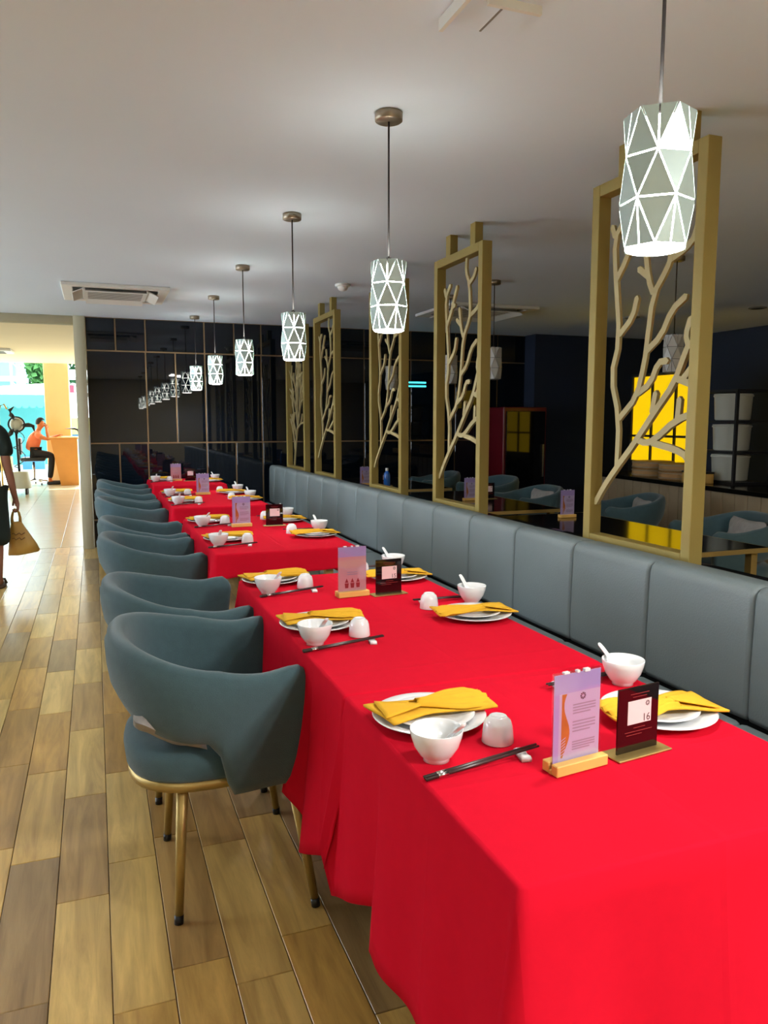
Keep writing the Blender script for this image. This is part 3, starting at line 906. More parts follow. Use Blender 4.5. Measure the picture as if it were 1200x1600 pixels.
def napkin_meshes(seed, squash=1.0):
    rn = random.Random(seed)
    # flat folded envelope, x from -0.125 to 0.13
    def sheet(nx, ny, fn, th):
        vs = []; fs = []
        for i in range(nx + 1):
            for j in range(ny + 1):
                vs.append(fn(i / nx, j / ny))
        m = len(vs)
        vs += [(x, y, z - th) for x, y, z in vs]
        for i in range(nx):
            for j in range(ny):
                a, b_, c_, d = i * (ny + 1) + j, (i + 1) * (ny + 1) + j, (i + 1) * (ny + 1) + j + 1, i * (ny + 1) + j + 1
                fs.append((a, b_, c_, d)); fs.append((m + d, m + c_, m + b_, m + a))
        for i in range(nx):
            for j in (0, ny):
                a, b_ = i * (ny + 1) + j, (i + 1) * (ny + 1) + j
                fs.append((a, b_, m + b_, m + a))
        for j in range(ny):
            for i in (0, nx):
                a, b_ = i * (ny + 1) + j, i * (ny + 1) + j + 1
                fs.append((a, b_, m + b_, m + a))
        return MB().add(vs, fs, True)
    def body(u, v):
        x = -0.122 + 0.252 * u
        hw = 0.036 + 0.026 * (1 - smoothstep(0.0, 0.45, u)) * 1.0 + 0.020 * smoothstep(0.6, 1.0, u)
        y = (v - 0.5) * 2 * hw + 0.016 * (u - 0.5) + (0.022 if u < 0.02 else 0) * 0
        x += -0.016 * (v - 0.5) * 2 * (1 - u)
        z = 0.0065 + 0.003 * math.sin(u * 3.0) + 0.002 * math.sin(v * 5 + u * 7) + 0.004 * smoothstep(0.75, 1, u)
        return (x, y, z)
    def fan(u, v):
        x = -0.045 + 0.160 * u + 0.016 * math.sin(v * PI)
        spread = 0.014 + 0.042 * smoothstep(0.0, 0.7, u)
        y = (v - 0.5) * 2 * spread + 0.010 + 0.006 * u
        pl = abs(((v * 4.5 + 0.1 * seed) % 1.0) - 0.5) * 2
        z = 0.0125 + 0.010 * (1 - (2 * v - 1) ** 2) * (1 - 0.35 * u) + (pl - 0.5) * (0.0045 + 0.004 * u)
        z -= 0.006 * smoothstep(0.85, 1.0, u)
        return (x, y, z)
    def fold(u, v):
        x = -0.115 + 0.085 * u
        y = (v - 0.5) * 2 * (0.050 * (1 - 0.85 * u)) - 0.008 * u
        return (x, y, 0.0115 + 0.006 * u + 0.001 * math.sin(v * 6))
    a = sheet(24, 12, body, 0.0045).build('napkin', 'napkin_cotton')
    b_ = sheet(18, 27, fan, 0.0022).build('fan_fold', 'napkin_cotton')
    c_ = sheet(8, 8, fold, 0.0025).build('flap', 'napkin_cotton')
    out = [q.data for q in (a, b_, c_)]
    for q in (a, b_, c_): bpy.data.objects.remove(q)
    return out
NAP = [napkin_meshes(s) for s in (1, 4, 7)]
def place_setting(k, side, px, py, rz, seed):
    sd = 'chair side' if side == 'L' else 'bench side'
    where = '%s %s setting%s' % (ordn[k], 'chair-side' if side == 'L' else 'bench-side', '' if k == 0 else ' from the front')
    rs = random.Random(seed)
    base = Matrix.Translation((px, py, TT)) @ Matrix.Rotation((0 if side == 'L' else PI) + rz, 4, 'Z')
    def put(name, me, x, y, z, label, cat, group, rot=0.0, ry=0.0, rx=0.0):
        o_ = obj(name, me)
        o_.matrix_world = base @ Matrix.Translation((x, y, z)) @ Matrix.Rotation(rot, 4, 'Z') @ Matrix.Rotation(ry, 4, 'Y') @ Matrix.Rotation(rx, 4, 'X')
        tag(o_, label + ' at the ' + where, cat, group)
        return o_
    put('dinner_plate', plate_me, 0, 0, 0, 'white dinner plate', 'plate', 'dinner plates')
    put('side_plate', side_me, 0.004, -0.004, 0.0064, 'small white plate', 'plate', 'small plates')
    nm = NAP[seed % 3]
    np_ = put('napkin', nm[0], 0.010, 0.006, 0.0200, 'folded yellow napkin', 'napkin', 'yellow napkins', rot=R(rs.uniform(-14, -4)))
    for me, nn in ((nm[1], 'fan_fold'), (nm[2], 'flap')):
        obj(nn, me, np_)
    bx, by = -0.068 + rs.uniform(-.008, .008), -0.185 + rs.uniform(-.008, .008)
    put('rice_bowl', bowl_me, bx, by, 0, 'white rice bowl', 'bowl', 'rice bowls')
    put('soup_spoon', spoon_me, bx + 0.002, by + 0.010, 0.0235, 'white soup spoon resting in the bowl', 'spoon', 'soup spoons', rot=R(-78 + rs.uniform(-12, 12)), ry=R(-14))
    put('teacup', cup_me, 0.088 + rs.uniform(-.01, .01), -0.150 + rs.uniform(-.008, .008), 0, 'upturned white teacup', 'cup', 'upturned teacups')
    a = R(rs.uniform(3, 8))
    put('chopstick_rest', rest_mesh, 0.092, -0.228, 0, 'white chopstick rest', 'chopstick rest', 'chopstick rests', rot=a - R(18))
    tilt = -math.atan2(0.0085, 0.21)
    for q, nm_ in ((-0.0045, 'nearer of two dark chopsticks'), (0.0045, 'farther of two dark chopsticks')):
        s_ = put('chopstick', stick_me, 0.004, -0.238 + q, 0.0098, nm_, 'chopstick', 'dark chopsticks', rot=a, ry=tilt)
        obj('band', band_me, s_)
LB = [(0.640, 1.435), (0.625, 2.245), (0.635, 2.945), (0.635, 4.09), (0.640, 4.88), (0.635, 6.17), (0.640, 6.87), (0.640, 8.50)]
RB = [(1.112, 1.285), (1.130, 2.180), (1.118, 2.83), (1.118, 4.06), (1.110, 4.74), (1.115, 6.12), (1.115, 6.74), (1.12, 8.17)]
for k, (x, y) in enumerate(LB): place_setting(k, 'L', x, y, R([0, 1, 4, -2, 3, 0, 2, 0][k]), 20 + k)
for k, (x, y) in enumerate(RB): place_setting(k, 'R', x, y, R([3, -2, 2, 0, 3, 0, -2, 0][k]), 51 + k)

# menu card holders: clear acrylic on wooden block
def card_holder(x, y, rz, label, style=0):
    t = thing('menu_holder', label, 'menu stand', (x, y, TT), rz, 'clear menu stands')
    w, h = 0.112, 0.184
    b = MB()
    b.rbox(-0.060, 0.060, -0.021, -0.0035, 0, 0.020, r=0.0015, seg=1, smooth=False)
    b.rbox(-0.060, 0.060, 0.0035, 0.021, 0, 0.020, r=0.0015, seg=1, smooth=False)
    b.box(-0.0595, 0.0595, -0.0036, 0.0036, 0.0, 0.007)
    b.build('base', 'light_wood', t)
    a = MB()
    a.box(-w / 2, w / 2, -0.0030, -0.0012, 0.0072, h)
    a.box(-w / 2, w / 2, 0.0012, 0.0030, 0.0072, h)
    a.build('acrylic_sleeve', 'clear_acrylic', t)
    ins = MB().box(-w / 2 + 0.002, w / 2 - 0.002, -0.0005, 0.0005, 0.0078, h - 0.004).build('insert', 'insert_paper' if style == 0 else 'insert_paper_pink', t)
    Y = -0.00065
    def flat(poly, nm, m):
        MB().add([(p[0], Y, p[1]) for p in poly] + [(p[0], Y + 0.00012, p[1]) for p in poly], [tuple(range(len(poly))), tuple(range(2 * len(poly) - 1, len(poly) - 1, -1))]).build(nm, m, ins, fix=False)
    flat([(-w / 2 + 0.002, h - 0.040), (w / 2 - 0.002, h - 0.040), (w / 2 - 0.002, h - 0.004), (-w / 2 + 0.002, h - 0.004)], 'lilac_band', 'insert_lilac')
    if style == 0:
        flat([(-w / 2 + 0.002, 0.009), (-w / 2 + 0.014, 0.009), (-w / 2 + 0.014, h - 0.040), (-w / 2 + 0.002, h - 0.040)], 'lilac_edge', 'insert_lilac')
        # orange wave band with fine stripes at its foot
        L = []; Rr = []
        for i in range(15):
            v = i / 14; z = 0.024 + v * 0.119
            L.append((-0.036, z)); Rr.append((-0.036 + 0.0105 + 0.0085 * math.sin(v * 6.6 - 0.9) + 0.006 * v ** 3, z))
        poly_v = [(p[0], Y - 0.0001, p[1]) for p in L] + [(p[0], Y - 0.0001, p[1]) for p in Rr]
        MB().add(poly_v, [(i, i + 15, i + 16, i + 1) for i in range(14)]).build('wave_print', 'print_orange', ins, fix=False)
        st = MB()
        for q in range(6):
            z0 = 0.028 + q * 0.0055
            st.add([(-0.036, Y - 0.0002, z0), (-0.026, Y - 0.0002, z0 + 0.005), (-0.026, Y - 0.0002, z0 + 0.007), (-0.036, Y - 0.0002, z0 + 0.0015)], [(0, 1, 2, 3)])
        st.build('stripe_print', 'insert_paper', ins, fix=False)
        for z0, z1 in ((0.104, 0.120), (0.070, 0.088), (0.036, 0.050)):
            for q in range(4):
                zz = z1 - q * (z1 - z0) / 3
                xe = 0.044 - (0.012 if q == 3 else 0)
                flat([(-0.010, zz - 0.0016), (xe, zz - 0.0016), (xe, zz + 0.0010), (-0.010, zz + 0.0010)], 'text_line', 'print_grey')
        lg = MB()
        for q in range(8):
            a0 = 2 * PI * q / 8
            lg.add([(0.013 + 0.0068 * math.cos(a0 + d) * f, Y - 0.0001, 0.134 + 0.0068 * math.sin(a0 + d) * f) for d, f in ((-0.3, 1), (0.3, 1), (0.22, 0.35), (-0.22, 0.35))], [(0, 1, 2, 3)])
        lg.build('emblem', 'print_dark', ins, fix=False)
    else:
        for q in range(3):
            cx = -0.022 + q * 0.022
            fg = MB()
            fg.add([(cx - 0.006, Y - 0.0001, 0.030), (cx + 0.006, Y - 0.0001, 0.030), (cx + 0.008, Y - 0.0001, 0.048), (cx - 0.008, Y - 0.0001, 0.048)], [(0, 1, 2, 3)])
            fg.add([(cx - 0.007, Y - 0.0001, 0.050), (cx + 0.007, Y - 0.0001, 0.050), (cx, Y - 0.0001, 0.066)], [(0, 1, 2)])
            fg.build('picture_print', 'print_red', ins, fix=False)
        for q in range(2):
            flat([(-0.02, 0.078 + q * 0.008), (0.02, 0.078 + q * 0.008), (0.02, 0.081 + q * 0.008), (-0.02, 0.081 + q * 0.008)], 'text_line', 'print_grey')
    # torn tape along the top edge
    tp = MB()
    for q in range(3):
        tp.box(-0.034 + q * 0.024 + 0.006 * (q % 2), -0.022 + q * 0.024, -0.0033, 0.0033, h - 0.003 - 0.001 * q, h + 0.0004)
    tp.build('tape', 'porcelain', t)
    return t
TC = (TX0 + TX1) / 2
card_holder(0.800, 1.135, R(7), 'clear menu stand on a wooden block, left of the number 16 stand')
card_holder(0.852, 2.600, R(4), 'clear stand with a pink picture, left of the number 15 stand', 1)
card_holder(0.806, 4.590, R(2), 'clear menu stand on the third red table')
card_holder(0.856, 6.740, R(2), 'clear menu stand alone on the fourth red table')
card_holder(0.790, 8.40, R(2), 'lilac-topped clear stand on the farthest red table', 1)
# black number stands on brass feet
def number_stand(x, y, rz, num, label):
    t = thing('number_stand', label, 'table sign', (x, y, TT), rz, 'black table number stands')
    MB().rbox(-0.068, 0.068, -0.026, 0.026, 0, 0.0035, r=0.001, seg=1, smooth=False).build('base', 'brass', t)
    p = MB().rbox(-0.052, 0.052, -0.002, 0.002, 0.0035, 0.130, r=0.0006, seg=1, smooth=False).build('panel', 'black_acrylic', t)
    MB().box(-0.028, 0.032, -0.00275, -0.0021, 0.058, 0.104).build('label', 'label_white', p)
    if num:
        o_ = obj('number', text_mesh(num, 0.021, 'number', 0.0001), p, (0.0195, -0.0030, 0.0670), (R(90), 0, 0)); o_.data.materials.append(M['print_dark'])
    em = MB()
    for q in range(8):
        a0 = 2 * PI * q / 8
        em.add([(0.022 + 0.0055 * math.cos(a0 + d) * f, -0.00285, 0.095 + 0.0055 * math.sin(a0 + d) * f) for d, f in ((-0.3, 1), (0.3, 1), (0.22, 0.3), (-0.22, 0.3))], [(0, 1, 2, 3)])
    em.build('emblem', 'print_dark', p, fix=False)
    for (a, b_, z) in ((-0.012, 0.018, 0.050), (-0.034, 0.036, 0.043), (-0.030, 0.010, 0.037), (-0.022, 0.026, 0.117), (-0.016, 0.020, 0.111)):
        MB().box(a, b_, -0.0024, -0.0021, z - 0.0006, z + 0.0006).build('text_line', 'print_red', p)
    return t
number_stand(0.948, 1.150, R(7), '16', 'black number 16 stand on a brass foot, nearest table')
number_stand(0.985, 2.580, R(5), '15', 'black number 15 stand on a brass foot, second table')
number_stand(1.000, 4.560, R(-3), '', 'black stand with a white label on the third red table')
number_stand(0.930, 8.33, R(0), '', 'small black stand with a white label on the farthest table')

# ------------------------------------------------------------------ ceiling fittings
def cassette(x, y, s, label, dz=0.028):
    t = thing('air_conditioner', label, 'air conditioner', (x, y, H), 0, 'ceiling cassettes')
    f = MB(); h = s / 2; i = h - 0.085
    for a in ((-h, h, -h, -i), (-h, h, i, h), (-h, -i, -i, i), (i, h, -i, i)):
        f.rbox(a[0], a[1], a[2], a[3], -dz, -0.0004, r=0.006, seg=2, smooth=False)
    f.build('frame', 'white_plastic', t)
    MB().box(-i, i, -i, i, -0.010, -0.0005).build('recess', 'black_plastic', t)
    gr = MB(); k = i - 0.075
    gr.rbox(-k, k, -k, k, -dz - 0.004, -0.010, r=0.006, seg=2, smooth=False)
    gr.build('grille', 'white_plastic', t)
    for a in range(10):
        q = -k + 0.05 + a * (2 * k - 0.1) / 9
        MB().box(-k + 0.04, k - 0.04, q - 0.006, q + 0.006, -dz - 0.006, -dz - 0.0041).build('slat', 'grey_plastic', t)
    for q in range(4):
        rm = Matrix.Rotation(q * PI / 2, 3, 'Z')
        lv = MB(); c = Vector((0, -(i - 0.035), -dz - 0.01))
        rx = Matrix.Rotation(R(24), 3, 'X')
        for sx, sy, sz in ((0, 0, 0),):
            vs = []
            for zz in (-0.004, 0.004):
                for yy in (-0.045, 0.045):
                    for xx in (-k * 0.92, k * 0.92):
                        vs.append(rm @ (rx @ Vector((xx, yy, zz)) + c))
            lv.add(vs, [(0, 2, 3, 1), (4, 5, 7, 6), (0, 1, 5, 4), (2, 6, 7, 3), (0, 4, 6, 2), (1, 3, 7, 5)])
        lv.build('louver', 'white_plastic', t)
cassette(0.215, 7.15, 0.84, 'white ceiling air conditioner with open flaps near the black glass wall')
cassette(3.62, 7.05, 0.92, 'white ceiling air conditioner above the unlit room')
def ceiling_hatch():
    t = thing('ceiling_vent', 'white ceiling vent with two dropped flaps at the top of the view', 'vent', (1.045, 1.80, H))
    MB().rbox(-0.10, 0.10, -0.24, 0.26, -0.012, -0.0004, r=0.003, seg=1, smooth=False).build('panel', 'ceiling_paint', t)
    MB().box(-0.112, -0.100, -0.24, 0.26, -0.034, -0.0004).build('flap', 'white_plastic', t)
    MB().box(-0.05, 0.108, 0.085, 0.097, -0.034, -0.012).build('flap', 'white_plastic', t)
    MB().box(0.012, 0.018, 0.10, 0.26, -0.0135, -0.0119).build('seam', 'grey_plastic', t)
ceiling_hatch()
sm = thing('smoke_detector', 'small white domed smoke detector on the ceiling', 'smoke detector', (1.93, 6.1, H))
MB().lathe([(0.0, -0.0004), (0.062, -0.0004), (0.062, -0.014), (0.055, -0.020), (0.0, -0.020)], n=24).build('base', 'white_plastic', sm)
MB().lathe([(0.042, -0.020), (0.042, -0.030), (0.034, -0.046), (0.018, -0.054), (0.0, -0.056)], n=24).build('dome', 'white_plastic', sm)
for k, (x, y) in enumerate(((5.4, 6.9), (6.1, 5.9))):
    d = thing('ceiling_speaker', ('round dark ceiling fitting over the unlit room, farther one', 'round dark ceiling fitting over the unlit room, nearer one')[k], 'ceiling fitting', (x, y, H), 0, 'round ceiling fittings')
    MB().lathe([(0.0, -0.0004), (0.085, -0.0004), (0.085, -0.008), (0.070, -0.012), (0.0, -0.012)], n=24).build('rim', 'grey_plastic', d)
    MB().lathe([(0.0, -0.012), (0.060, -0.012), (0.060, -0.014), (0.0, -0.016)], n=24).build('grille', 'black_plastic', d)

# ------------------------------------------------------------------ the unlit room beyond the partition
for k, (y0, y1) in enumerate(((2.9, 4.5), (4.75, 6.3), (6.6, 8.1))):
    t = thing('black_table', ('nearest black dining table with a gold edge beyond the partition', 'middle black dining table with a gold edge beyond the partition', 'farthest black dining table with a gold edge beyond the partition')[k], 'table', (2.80, (y0 + y1) / 2, 0), 0, 'black tables in the unlit room')
    hl = (y1 - y0) / 2
    MB().rbox(-0.36, 0.36, -hl, hl, 0.722, 0.748, r=0.003, seg=1, smooth=False).build('tabletop', 'black_tabletop', t)
    e = MB()
    for a in ((-0.366, -0.3605, -hl, hl), (0.3605, 0.366, -hl, hl), (-0.366, 0.366, -hl - 0.006, -hl - 0.0005), (-0.366, 0.366, hl + 0.0005, hl + 0.006)):
        e.box(a[0], a[1], a[2], a[3], 0.724, 0.7475)
    e.build('edge_band', 'brass', t)
    for sx in (-1, 1):
        for sy in (-1, 1):
            MB().box(sx * 0.31 - 0.02, sx * 0.31 + 0.02, sy * (hl - 0.06) - 0.02, sy * (hl - 0.06) + 0.02, 0, 0.722).build('leg', 'brass', t)
_TT = TT
TT = 0.749
card_holder(2.50, 7.20, R(2), 'clear menu stand on the farthest black table')
card_holder(2.80, 5.50, R(2), 'clear menu stand on the middle black table')
card_holder(2.90, 4.29, R(2), 'clear menu stand on the nearest black table, beside the nearest screen')
number_stand(2.66, 7.05, R(2), '', 'black stand on the farthest black table')
number_stand(3.00, 5.56, R(2), '', 'black stand on the middle black table')
TT = _TT
bt = thing('bottle', 'blue bottle on the farthest black table', 'bottle', (2.56, 6.75, 0.749))
MB().lathe([(0.0, 0.0), (0.030, 0.0), (0.032, 0.004), (0.032, 0.12), (0.026, 0.145), (0.012, 0.165), (0.0, 0.166)], n=20).build('body', 'blue_bottle', bt)
MB().lathe([(0.012, 0.165), (0.014, 0.167), (0.014, 0.192), (0.0, 0.194)], n=16).build('cap', 'white_plastic', bt)
dk = [(4.02, 8.20, 172, 'tub chair at the far end of the unlit room, by the glass wall'), (4.22, 7.30, 184, 'tub chair behind the second screen in the unlit room, farther one'),
      (3.98, 6.05, 176, 'tub chair behind the second screen in the unlit room, with a pale cushion'), (4.32, 4.86, 150, 'tub chair seen through the nearest screen, left of two'),
      (4.62, 4.62, 205, 'tub chair seen through the nearest screen, right of two, against the counter'), (4.13, 3.62, 165, 'tub chair right of the nearest screen, in the dark')]
dk = [(4.02, 8.20, 172, 'tub chair at the far end of the unlit room, by the glass wall'), (4.25, 7.35, 184, 'blue-grey tub chair in the unlit room, left of the chair with a cushion'),
      (3.98, 6.05, 176, 'blue-grey tub chair with a pale cushion, right of the second screen'), (4.30, 5.02, 158, 'blue-grey tub chair seen through the nearest screen'),
      (4.05, 3.72, 165, 'blue-grey tub chair right of the nearest screen, in the dark')]
for i, (x, y, a, l) in enumerate(dk):
    dup(ch0, (x, y, 0), R(a), l, 'tub chairs in the unlit room')
cme = cu.data
for (x, y, a, l) in ((3.78, 6.02, 176, 'pale cushion on the chair right of the second screen'), (4.08, 5.02, 158, 'pale cushion on the chair seen through the nearest screen'), (3.86, 3.74, 165, 'pale cushion on the chair right of the nearest screen')):
    o_ = obj('cushion', cme, None, (x, y, 0.66), (0, R(16), R(a - 180))); tag(o_, l, 'cushion', 'cushions in the unlit room')
for (x, y, l) in ((3.72, 4.30, 'unlit pendant lamp seen through the nearest screen'), (3.00, 5.52, 'unlit pendant lamp right of the second screen'), (2.99, 6.30, 'unlit pendant lamp seen through the second screen'), (2.99, 7.75, 'unlit pendant lamp seen through the third screen')):
    pendant(x, y, l, False, False, rz=0.4, group='unlit pendant lamps')
# service counter
ct = thing('counter', 'wood-fronted service counter with a black top in the unlit room', 'counter', (4.86, 5.35, 0), R(-6))
MB().box(0.02, 0.55, -1.9, 1.6, 0, 0.80).build('carcass', 'bench_dark', ct)
for k in range(24):
    MB().rbox(0.0, 0.02, -1.9 + k * 0.1458 + 0.003, -1.9 + (k + 1) * 0.1458 - 0.003, 0.02, 0.80, r=0.002, seg=1, smooth=False).build('board', 'counter_wood', ct)
MB().rbox(-0.03, 0.58, -1.93, 1.63, 0.80, 0.84, r=0.004, seg=1, smooth=False).build('worktop', 'black_stone', ct)
def on_counter(lx, ly, z=0.8405):
    c_, s_ = math.cos(R(-6)), math.sin(R(-6))
    return (4.86 + lx * c_ - ly * s_, 5.35 + lx * s_ + ly * c_, z)
for k, (lx, ly) in enumerate(((0.22, 0.42), (0.24, 0.90))):
    t = thing('bamboo_steamer', ('bamboo steamer basket on the black counter, right of two', 'bamboo steamer basket on the black counter, left of two')[k], 'steamer basket', on_counter(lx, ly), R(-6), 'steamer baskets on the counter')
    for q in range(2):
        MB().lathe([(0.0, q * 0.075 + 0.004), (0.19, q * 0.075 + 0.0), (0.20, q * 0.075 + 0.004), (0.20, q * 0.075 + 0.07), (0.185, q * 0.075 + 0.072), (0.0, q * 0.075 + 0.066)], n=28).build('tier', 'bamboo', t)
        for zz in (0.012, 0.055):
            MB().lathe([(0.2005, q * 0.075 + zz), (0.204, q * 0.075 + zz), (0.204, q * 0.075 + zz + 0.010), (0.2005, q * 0.075 + zz + 0.010)], n=28).build('band', 'counter_wood', t)
# amber-lit window of the kitchen, set in a dark partition on the counter's far side
kw = thing('kitchen_window', 'glowing amber window behind the counter, seen through the nearest screen', 'window', (5.62, 6.70, 0.0), 0)
MB().box(0, 0.06, -0.60, 0.45, 0, 0.95).build('sill_panel', 'black_plastic', kw)
MB().box(0.02, 0.035, -0.58, 0.43, 0.95, 1.86).build('pane', 'amber_window', kw)
for q in (-0.60, -0.26, 0.10, 0.43):
    MB().box(0.0, 0.05, q - 0.012, q + 0.012, 0.95, 1.88).build('mullion', 'black_plastic', kw)
for z in (1.22, 1.88):
    MB().box(0.0, 0.05, -0.60, 0.45, z - 0.012, z + 0.012).build('transom', 'black_plastic', kw)
# open shelf with white tubs
sh = thing('shelf_rack', 'dark rack holding white tubs at the right of the counter', 'rack', on_counter(0.38, -0.04), R(-6))
for z in (0.0, 0.262, 0.524, 0.786):
    MB().box(-0.17, 0.17, -0.26, 0.26, z, z + 0.022).build('shelf', 'black_plastic', sh)
for sx in (-1, 1):
    for sy in (-1, 1):
        MB().box(sx * 0.17 - 0.012, sx * 0.17 + 0.012, sy * 0.26 - 0.012, sy * 0.26 + 0.012, 0, 0.80).build('upright', 'black_plastic', sh)
for k, (z, l) in enumerate(((0.0225, 'lowest white tub on the dark rack'), (0.2845, 'middle white tub on the dark rack'), (0.5465, 'topmost white tub on the dark rack'))):
    p = on_counter(0.38, -0.04, 0.8405 + z)
    o_ = thing('tub', l, 'tub', p, R(-6), 'white tubs on the rack')
    MB().lathe([(0.0, 0.0), (0.135, 0.0), (0.145, 0.01), (0.155, 0.20), (0.162, 0.204), (0.162, 0.216), (0.150, 0.216), (0.0, 0.21)], n=28).build('body', 'enamel_white', o_)
    MB().lathe([(0.0, 0.2162), (0.158, 0.2162), (0.158, 0.228), (0.0, 0.232)], n=28).build('lid', 'enamel_white', o_)
bx = thing('box', 'small wooden box on the counter below the white tubs', 'box', on_counter(0.10, 0.02), R(-6))
MB().rbox(-0.06, 0.06, -0.14, 0.14, 0, 0.085, r=0.004, seg=1).build('body', 'light_wood', bx)
MB().rbox(-0.064, 0.064, -0.144, 0.144, 0.0855, 0.10, r=0.004, seg=1).build('lid', 'black_plastic', bx)
# red drinks fridge
fr = thing('fridge', 'dark red upright drinks fridge at the back of the unlit room', 'fridge', (4.92, 8.42, 0))
MB().rbox(-0.30, 0.30, -0.20, 0.40, 0.06, 1.55, r=0.012, seg=2, smooth=False).build('body', 'red_steel', fr)
fd = MB().rbox(-0.27, 0.27, -0.225, -0.201, 0.20, 1.50, r=0.006, seg=1, smooth=False).build('door', 'dark_glass', fr)
MB().box(0.22, 0.245, -0.25, -0.226, 0.7, 1.1).build('handle', 'silver', fd)
for sx in (-1, 1):
    MB().box(sx * 0.26 - 0.02, sx * 0.26 + 0.02, -0.18, -0.14, 0, 0.06).build('foot', 'black_plastic', fr)
# cyan reflection streaks in the back wall, imitated by glowing bars
ls = thing('reflection_streaks', 'pair of thin glowing cyan streaks imitating a reflection in the back wall', 'reflection', (3.755, 8.86, 1.80))
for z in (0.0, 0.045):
    MB().box(-0.12, 0.12, -0.012, 0.012, z, z + 0.016).build('tube', 'cyan_reflection', ls)  # glowing bar in place of a reflected streak
MB().box(-0.13, 0.13, 0.012, 0.034, -0.01, 0.07).build('streak_backing', 'black_plastic', ls)

# ------------------------------------------------------------------ people (one skinned surface each)
def skin(name, verts, edges, radii, material, parent=None, root=0, sub=2, loc=(0, 0, 0)):
    me = bpy.data.meshes.new(name)
    me.from_pydata([Vector(v) for v in verts], edges, [])
    ob = bpy.data.objects.new(name, me); COL.objects.link(ob)
    ob.modifiers.new('skin', 'SKIN')
    sub_m = ob.modifiers.new('sub', 'SUBSURF'); sub_m.levels = sub; sub_m.render_levels = sub
    lay = me.skin_vertices[0].data
    for i, r_ in enumerate(radii):
        lay[i].radius = r_ if isinstance(r_, tuple) else (r_, r_)
        lay[i].use_root = (i == root)
    dg = bpy.context.evaluated_depsgraph_get(); dg.update()
    nm = bpy.data.meshes.new_from_object(ob.evaluated_get(dg))
    bpy.data.objects.remove(ob)
    nm.materials.clear(); nm.materials.append(M[material])
    for p in nm.polygons: p.use_smooth = True
    return obj(name, nm, parent, loc)
class Skel:
    def __init__(self): self.v = []; self.e = []; self.r = []
    def p(self, co, r, prev=None):
        self.v.append(co); self.r.append(r)
        if prev is not None: self.e.append((prev, len(self.v) - 1))
        return len(self.v) - 1
    def chain(self, start, pts):
        i = start
        for co, r in pts: i = self.p(co, r, i)
        return i
def head_parts(parent, c, face, hairmat, skinmat, s=1.0, long_hair=False):
    """features on a head centred at c, looking along the unit vector face (xy)"""
    fx, fy = face
    rt_ = Vector((fy, -fx, 0)); f = Vector((fx, fy, 0)); c = Vector(c)
    hb = MB(); vs = []; fs = []
    n, m = 20, 12
    for i in range(m + 1):
        th_ = PI * 0.60 * i / m
        for j in range(n):
            a = 2 * PI * j / n
            d = Vector((math.sin(th_) * math.cos(a), math.sin(th_) * math.sin(a), math.cos(th_)))
            fr_ = d.x
            cut = 1.0
            z = d.z
            if fr_ > 0.25 and z < 0.45: z = 0.45
            p_ = c + f * (d.x * 0.100 * s - 0.008) + rt_ * (d.y * 0.083 * s) + Vector((0, 0, z * 0.118 * s + 0.022))
            if fr_ > 0.25 and d.z < 0.45: p_ = p_ - f * 0.012 * s
            if long_hair and fr_ < 0.0 and i > m * 0.7: p_.z -= 0.12 * (i / m - 0.7)
            vs.append(p_)
    for i in range(m):
        for j in range(n):
            l = (j + 1) % n
            fs.append((i * n + j, (i + 1) * n + j, (i + 1) * n + l, i * n + l))
    hb.add(vs, fs, True)
    h = hb.build('hair', hairmat, parent)
    for sgn in (-1, 1):
        e = c + rt_ * 0.031 * sgn * s + f * 0.082 * s + Vector((0, 0, 0.004))
        MB().lathe([(0, -0.012), (0.008, -0.009), (0.012, 0), (0.008, 0.009), (0, 0.012)], n=10, c=e).build('eye', 'print_dark', parent)
        ea = c + rt_ * 0.078 * sgn * s - f * 0.004
        MB().lathe([(0, -0.03), (0.010, -0.02), (0.014, 0.005), (0.011, 0.024), (0, 0.03)], n=10, c=ea).build('ear', skinmat, parent)
    q = c + f * 0.094 * s + Vector((0, 0, -0.020))
    MB().lathe([(0, -0.020), (0.012, -0.014), (0.009, 0.006), (0.004, 0.028), (0, 0.032)], n=10, c=q).build('nose', skinmat, parent)
    q = c + f * 0.080 * s + Vector((0, 0, -0.060))
    MB().tube([q - rt_ * 0.022 * s, q + f * 0.006, q + rt_ * 0.022 * s], [0.003, 0.006, 0.003], n=8).build('mouth', 'print_red', parent)

